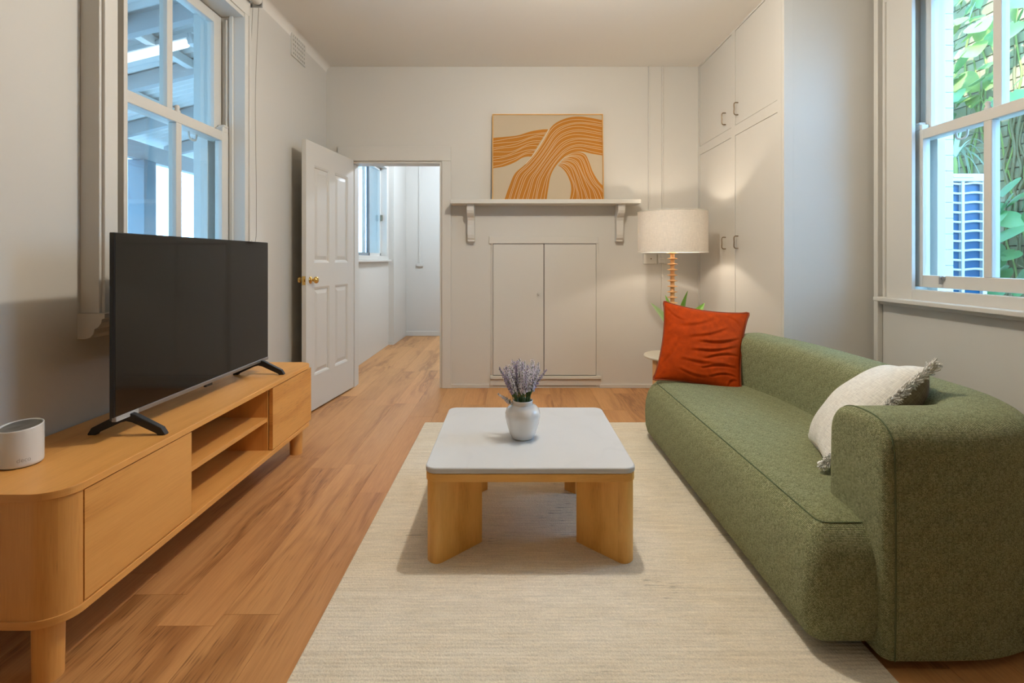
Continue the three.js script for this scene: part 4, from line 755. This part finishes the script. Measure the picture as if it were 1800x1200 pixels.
// ---------------------------------------------------------------- outside, left: verandah and yard
{
  const g = struct('ground', bx(-14, 12, -0.3, -0.12, -8, 18), M.concrete);
  const hw = 2.69, sl = 0.25, hr = (x) => hw + sl * (x + 1.93), X0 = -3.62, X1 = XLO;
  const v = thing('verandah', 'verandah with corrugated metal roof on rafters outside the left window', 'verandah', [-2.7, 0, -4]);
  // corrugated sheet: ribs run down the slope
  const sheet = gridMesh(6, 1400, (u, w) => { const x = mix(X0 - 0.12, X1, u), d = mix(-2.5, 8.2, w); return [x, hr(x) + 0.075 + 0.012 * Math.sin(d / 0.076 * 2 * Math.PI), -d]; });
  part(v, 'roof_sheet', sheet, M.metalRoof);
  for (const d of [-1.8, -1.0, -0.2, 0.6, 1.3, 2.0, 2.6, 3.16, 3.83, 4.6, 5.35, 6.1, 6.9, 7.7]) {
    const pts = [[X0, hr(X0) + 0.06], [X1, hr(X1) + 0.06], [X1, hr(X1) - 0.05], [X0, hr(X0) - 0.05]]; part(v, 'rafter', profile(pts, d - 0.028, d + 0.028, 'd'), M.rafter);
  }
  part(v, 'eave_beam', bx(-3.58, -3.50, 2.10, 2.26, -2.4, 8.1, 0.005), M.rafter);
  part(v, 'purlin', bx(-2.42, -2.36, hr(-2.4) + 0.0, hr(-2.4) + 0.062, -2.4, 8.1, 0.004), M.metalRoof);
  part(v, 'purlin', bx(-3.02, -2.96, hr(-3.0) + 0.0, hr(-3.0) + 0.062, -2.4, 8.1, 0.004), M.metalRoof);
  for (const d of [0.4, 2.7, 4.90, 7.6]) part(v, 'post', bx(-3.62, -3.46, -0.12, 2.10, d - 0.08, d + 0.08, 0.006), M.postBlue);
  // fluorescent batten
  const b = thing('batten_light', 'lit fluorescent batten light under the verandah roof', 'lamp', [-2.72, 2.5, -3.42]);
  const ang = Math.atan(sl), mk = (gg) => { gg.rotateZ(ang); gg.translate(-2.72, hr(-2.72) - 0.01, -3.42); return gg; };
  part(b, 'housing', mk(bx(-0.6, 0.6, 0.0, 0.035, -0.035, 0.035, 0.006)), M.acWhite);
  part(b, 'tube_lamp', mk(new THREE.CapsuleGeometry(0.026, 1.10, 8, 20).rotateZ(Math.PI / 2).translate(0, -0.02, 0)), std({ color: 0xffffff, emissive: lin(0.92, 0.98, 1), emissiveIntensity: 1.6 }));
  for (const e of [-1, 1]) part(b, 'end_cap', mk(bx(e * 0.6 - 0.02, e * 0.6 + 0.02, -0.045, 0.03, -0.032, 0.032, 0.006)), M.acWhite);
  const al = new THREE.RectAreaLight(lin(0.92, 0.98, 1), 4, 1.1, 0.05); al.position.set(-2.72, hr(-2.72) - 0.075, -3.42); al.rotation.set(-Math.PI / 2, 0, 0); al.name = 'batten_lamp_light'; scene.add(al);
  // brick outbuilding seen past the verandah posts
  const w = thing('brick_outbuilding', 'pale red brick outbuilding wall seen through the lower left window', 'wall', [-6.2, 0, -7.3]);
  part(w, 'mortar_core', bx(-6.65, -5.42, -0.12, 2.35, 7.215, 7.5), M.mortar);
  const bg = bx(0, 0.23, 0, 0.076, 0, 0.02, 0.003); bg.userData.shared = true; seed(9);
  for (let r = 0; r < 14; r++) for (let k = r % 2 ? 0 : 1; k < 5; k++) { const m = part(w, 'brick', bg, M.brickRed[Math.floor(rnd() * 3)]); m.position.set(-6.66 + k * 0.24 + (r % 2) * 0.12 - 0.11 + 6.2, 1.12 + r * 0.086, 0.085); }
  part(w, 'capping', bx(-6.66, -5.38, 2.35, 2.40, 7.19, 7.52, 0.006), M.render);
  part(w, 'corner_post', bx(-5.42, -5.24, -0.12, 2.42, 7.2, 7.5, 0.005), M.acWhite);
  const hs = thing('neighbour_house', 'pale rendered house wall beyond the verandah posts', 'house', [-7.5, 0, 0]);
  part(hs, 'wall', bx(-8, -7, -0.12, 5.2, -9, 10.1), M.render);
  part(hs, 'roof', profile([[-8.3, 5.2], [-6.7, 5.2], [-7.5, 5.9]], -9.3, 10.4, 'd'), M.rafter);
}
// ---------------------------------------------------------------- outside, right: passage with a creeper wall and an air conditioner
{
  const WX = 3.9, w = thing('passage_wall', 'pale yellow brick wall overgrown with creeper outside the right window', 'wall', [WX + 0.1, 0, -4.4]);
  part(w, 'mortar_core', bx(WX + 0.012, WX + 0.25, -0.12, 3.75, 3.3, 8.5), M.mortar);
  const bg = bx(0, 0.03, 0, 0.077, 0, 0.232, 0.003, 'z'); bg.userData.shared = true; seed(4);
  const put = (d, h) => { const m = part(w, 'brick', bg, M.brickPale[Math.floor(rnd() * 3)]); m.position.set(-0.1 + rr(-0.002, 0.002), h, -d + 4.4); };
  for (let r = 0; r < 33; r++) for (let k = 0; k < 7; k++) put(3.55 + k * 0.242 + (r % 2) * 0.121, 0.92 + r * 0.0865);
  // far bricks in one piece on either side of those seen through the window
  const cap = part(w, 'lower_courses', bx(WX, WX + 0.02, -0.12, 0.91, 3.3, 8.5), M.brickPale[1]);
  part(w, 'side_courses', [bx(WX, WX + 0.02, 0.91, 3.75, 3.3, 3.54), bx(WX, WX + 0.02, 0.91, 3.75, 5.38, 8.5)], M.brickPale[0]);
  const fe = thing('side_fence', 'low pale fence of the side passage outside the right window', 'fence', [WX + 0.05, 0, -1.9]);
  for (let k = 0; k < 30; k++) part(fe, 'paling', bx(WX, WX + 0.02, -0.12, 1.5, -2.9 + k * 0.205, -2.9 + k * 0.205 + 0.19, 0.003), M.render);
  for (const h of [0.3, 1.2]) part(fe, 'rail', bx(WX + 0.02, WX + 0.06, h, h + 0.08, -2.9, 3.25), M.render);
  // creeper
  const c = thing('creeper', 'leafy creeper with woody vines climbing the pale brick wall', 'creeper', [WX, 0, -4.4]);
  seed(15);
  for (let i = 0; i < 34; i++) { const d0 = rr(3.7, 5.1), pts = []; let d = d0, h = rr(0.2, 1.2); const top = rr(2.2, 3.7); while (h < top) { pts.push(P(WX - rr(0.004, 0.03), h, d)); h += rr(0.12, 0.25); d += rr(-0.07, 0.07); } if (pts.length > 2) part(c, 'vine', tube(pts, rr(0.004, 0.011), pts.length * 4, 5), rnd() < 0.5 ? M.vine : M.vineGreen); }
  for (let i = 0; i < 40; i++) { const d = rr(3.7, 5.1), h = rr(1.0, 3.6), e = rr(-0.35, 0.35), f = rr(-0.3, 0.3); part(c, 'tendril', tube([P(WX - 0.01, h, d), P(WX - rr(0.02, 0.05), h + f * 0.5, d + e * 0.4), P(WX - 0.015, h + f, d + e)], rr(0.002, 0.004), 10, 4), rnd() < 0.6 ? M.vine : M.vineGreen); }
  const leafG = gridMesh(8, 10, (u, v) => { const a = u * 2 - 1, w0 = 0.5 * Math.pow(Math.sin(Math.PI * Math.pow(clamp(v * 0.99 + 0.005), 0.62)), 0.75); return [a * w0, v - (1 - v) * 0.18 * Math.abs(a) , -0.16 * v * v - 0.10 * a * a * w0]; });
  leafG.userData.shared = true;
  const put2 = (x, h, d, size, rx, ry, rz, mat) => { const m = part(c, 'leaf', leafG, mat); m.position.set(x - WX, h, -d + 4.4); m.scale.setScalar(size); m.rotation.set(rx, ry, rz, 'YXZ'); };
  for (let i = 0; i < 170; i++) put2(WX - rr(0.10, 0.40), rr(2.3, 3.7), rr(3.75, 5.0), rr(0.08, 0.19), rr(-1.2, -0.1), -Math.PI / 2 + rr(-0.9, 0.9), Math.PI + rr(-0.8, 0.8), M.leafOut[Math.floor(rnd() * 3)]);
  for (let i = 0; i < 44; i++) put2(WX - rr(0.10, 0.40), rr(0.95, 1.72), rr(3.62, 4.12), rr(0.10, 0.19), rr(-1.2, -0.2), -Math.PI / 2 + rr(-0.9, 0.9), Math.PI + rr(-0.8, 0.8), M.leafOut[Math.floor(rnd() * 2)]);
  // strap-leaved plant hanging above the air conditioner
  const s = thing('strap_leaf_plant', 'arching strap-leaved plant above the air conditioner', 'plant', [3.56, 1.95, -4.1]);
  for (let i = 0; i < 26; i++) {
    const a = rr(-0.6, 3.6), L = rr(0.18, 0.30), up = rr(0.3, 0.62), dr = rr(0.1, 0.75);
    const g = gridMesh(2, 14, (u, v) => { const wd = 0.011 * (1 - v * v * 0.95) * (u * 2 - 1), x = L * v; return [x, up * v - dr * v * v + 0.0 + Math.abs(u - 0.5) * 0.004, wd]; });
    g.rotateY(a); g.translate(3.56, 1.96, -4.12); part(s, 'leaf', g, M.strapLeaf);
  }
  part(s, 'crown', lathe([[0, -0.2], [0.02, -0.19], [0.022, -0.05], [0.012, 0.02], [0, 0.03]], 3.56, 1.96, 4.12, 16), M.vineGreen);
  // air conditioner
  const ad = 3.6, ax0 = 2.90, ax1 = 3.345, h0 = 0.72, h1 = 1.76, a = thing('air_conditioner', 'white outdoor air conditioner with blue finned grille outside the right window', 'air conditioner', [3.12, h0, -(ad + 0.2)]);
  part(a, 'cabinet', [bx(ax0, ax1, h0, h1, ad + 0.035, ad + 0.75, 0.008), bx(ax0, ax1, h1 - 0.055, h1, ad - 0.004, ad + 0.05, 0.006), bx(ax0, ax1, h0, h0 + 0.03, ad, ad + 0.05, 0.004)], M.acWhite);
  part(a, 'fins', bx(ax0 + 0.01, ax1 - 0.03, h0 + 0.02, h1 - 0.05, ad + 0.028, ad + 0.04), M.acBlue, 'blue fins behind the grille');
  part(a, 'handle_recess', bx(3.10, 3.24, h1 - 0.028, h1 - 0.020, ad - 0.008, ad, 0.002), M.steel);
  for (const x of [ax0, 3.165, ax1 - 0.032]) part(a, 'grille_post', bx(x, x + (x > 3.2 ? 0.032 : 0.022), h0, h1 - 0.05, ad + 0.002, ad + 0.036, 0.004), M.acWhite);
  for (let k = 0; k < 14; k++) { const h = h1 - 0.068 - k * 0.0672; part(a, 'grille_bar', tube([P(ax0, h - 0.004, ad + 0.014), P((ax0 + 3.17) / 2, h + 0.002, ad + 0.004), P(3.175, h - 0.004, ad + 0.014), P(3.26, h + 0.003, ad + 0.004), P(ax1, h - 0.004, ad + 0.014)], 0.0085, 24, 6), M.acWhite); }
  const st = thing('conditioner_stand', 'metal stand under the air conditioner outside the right window', 'stand', [3.12, -0.12, -3.9]);
  for (const x of [2.95, 3.3]) for (const d of [3.68, 4.28]) part(st, 'leg', bx(x - 0.02, x + 0.02, -0.12, 0.72, d - 0.02, d + 0.02, 0.003), M.steel);
  for (const d of [3.68, 4.28]) part(st, 'rail', bx(2.92, 3.33, 0.685, 0.72, d - 0.02, d + 0.02, 0.003), M.steel);
}
renderer.render(scene, camera);
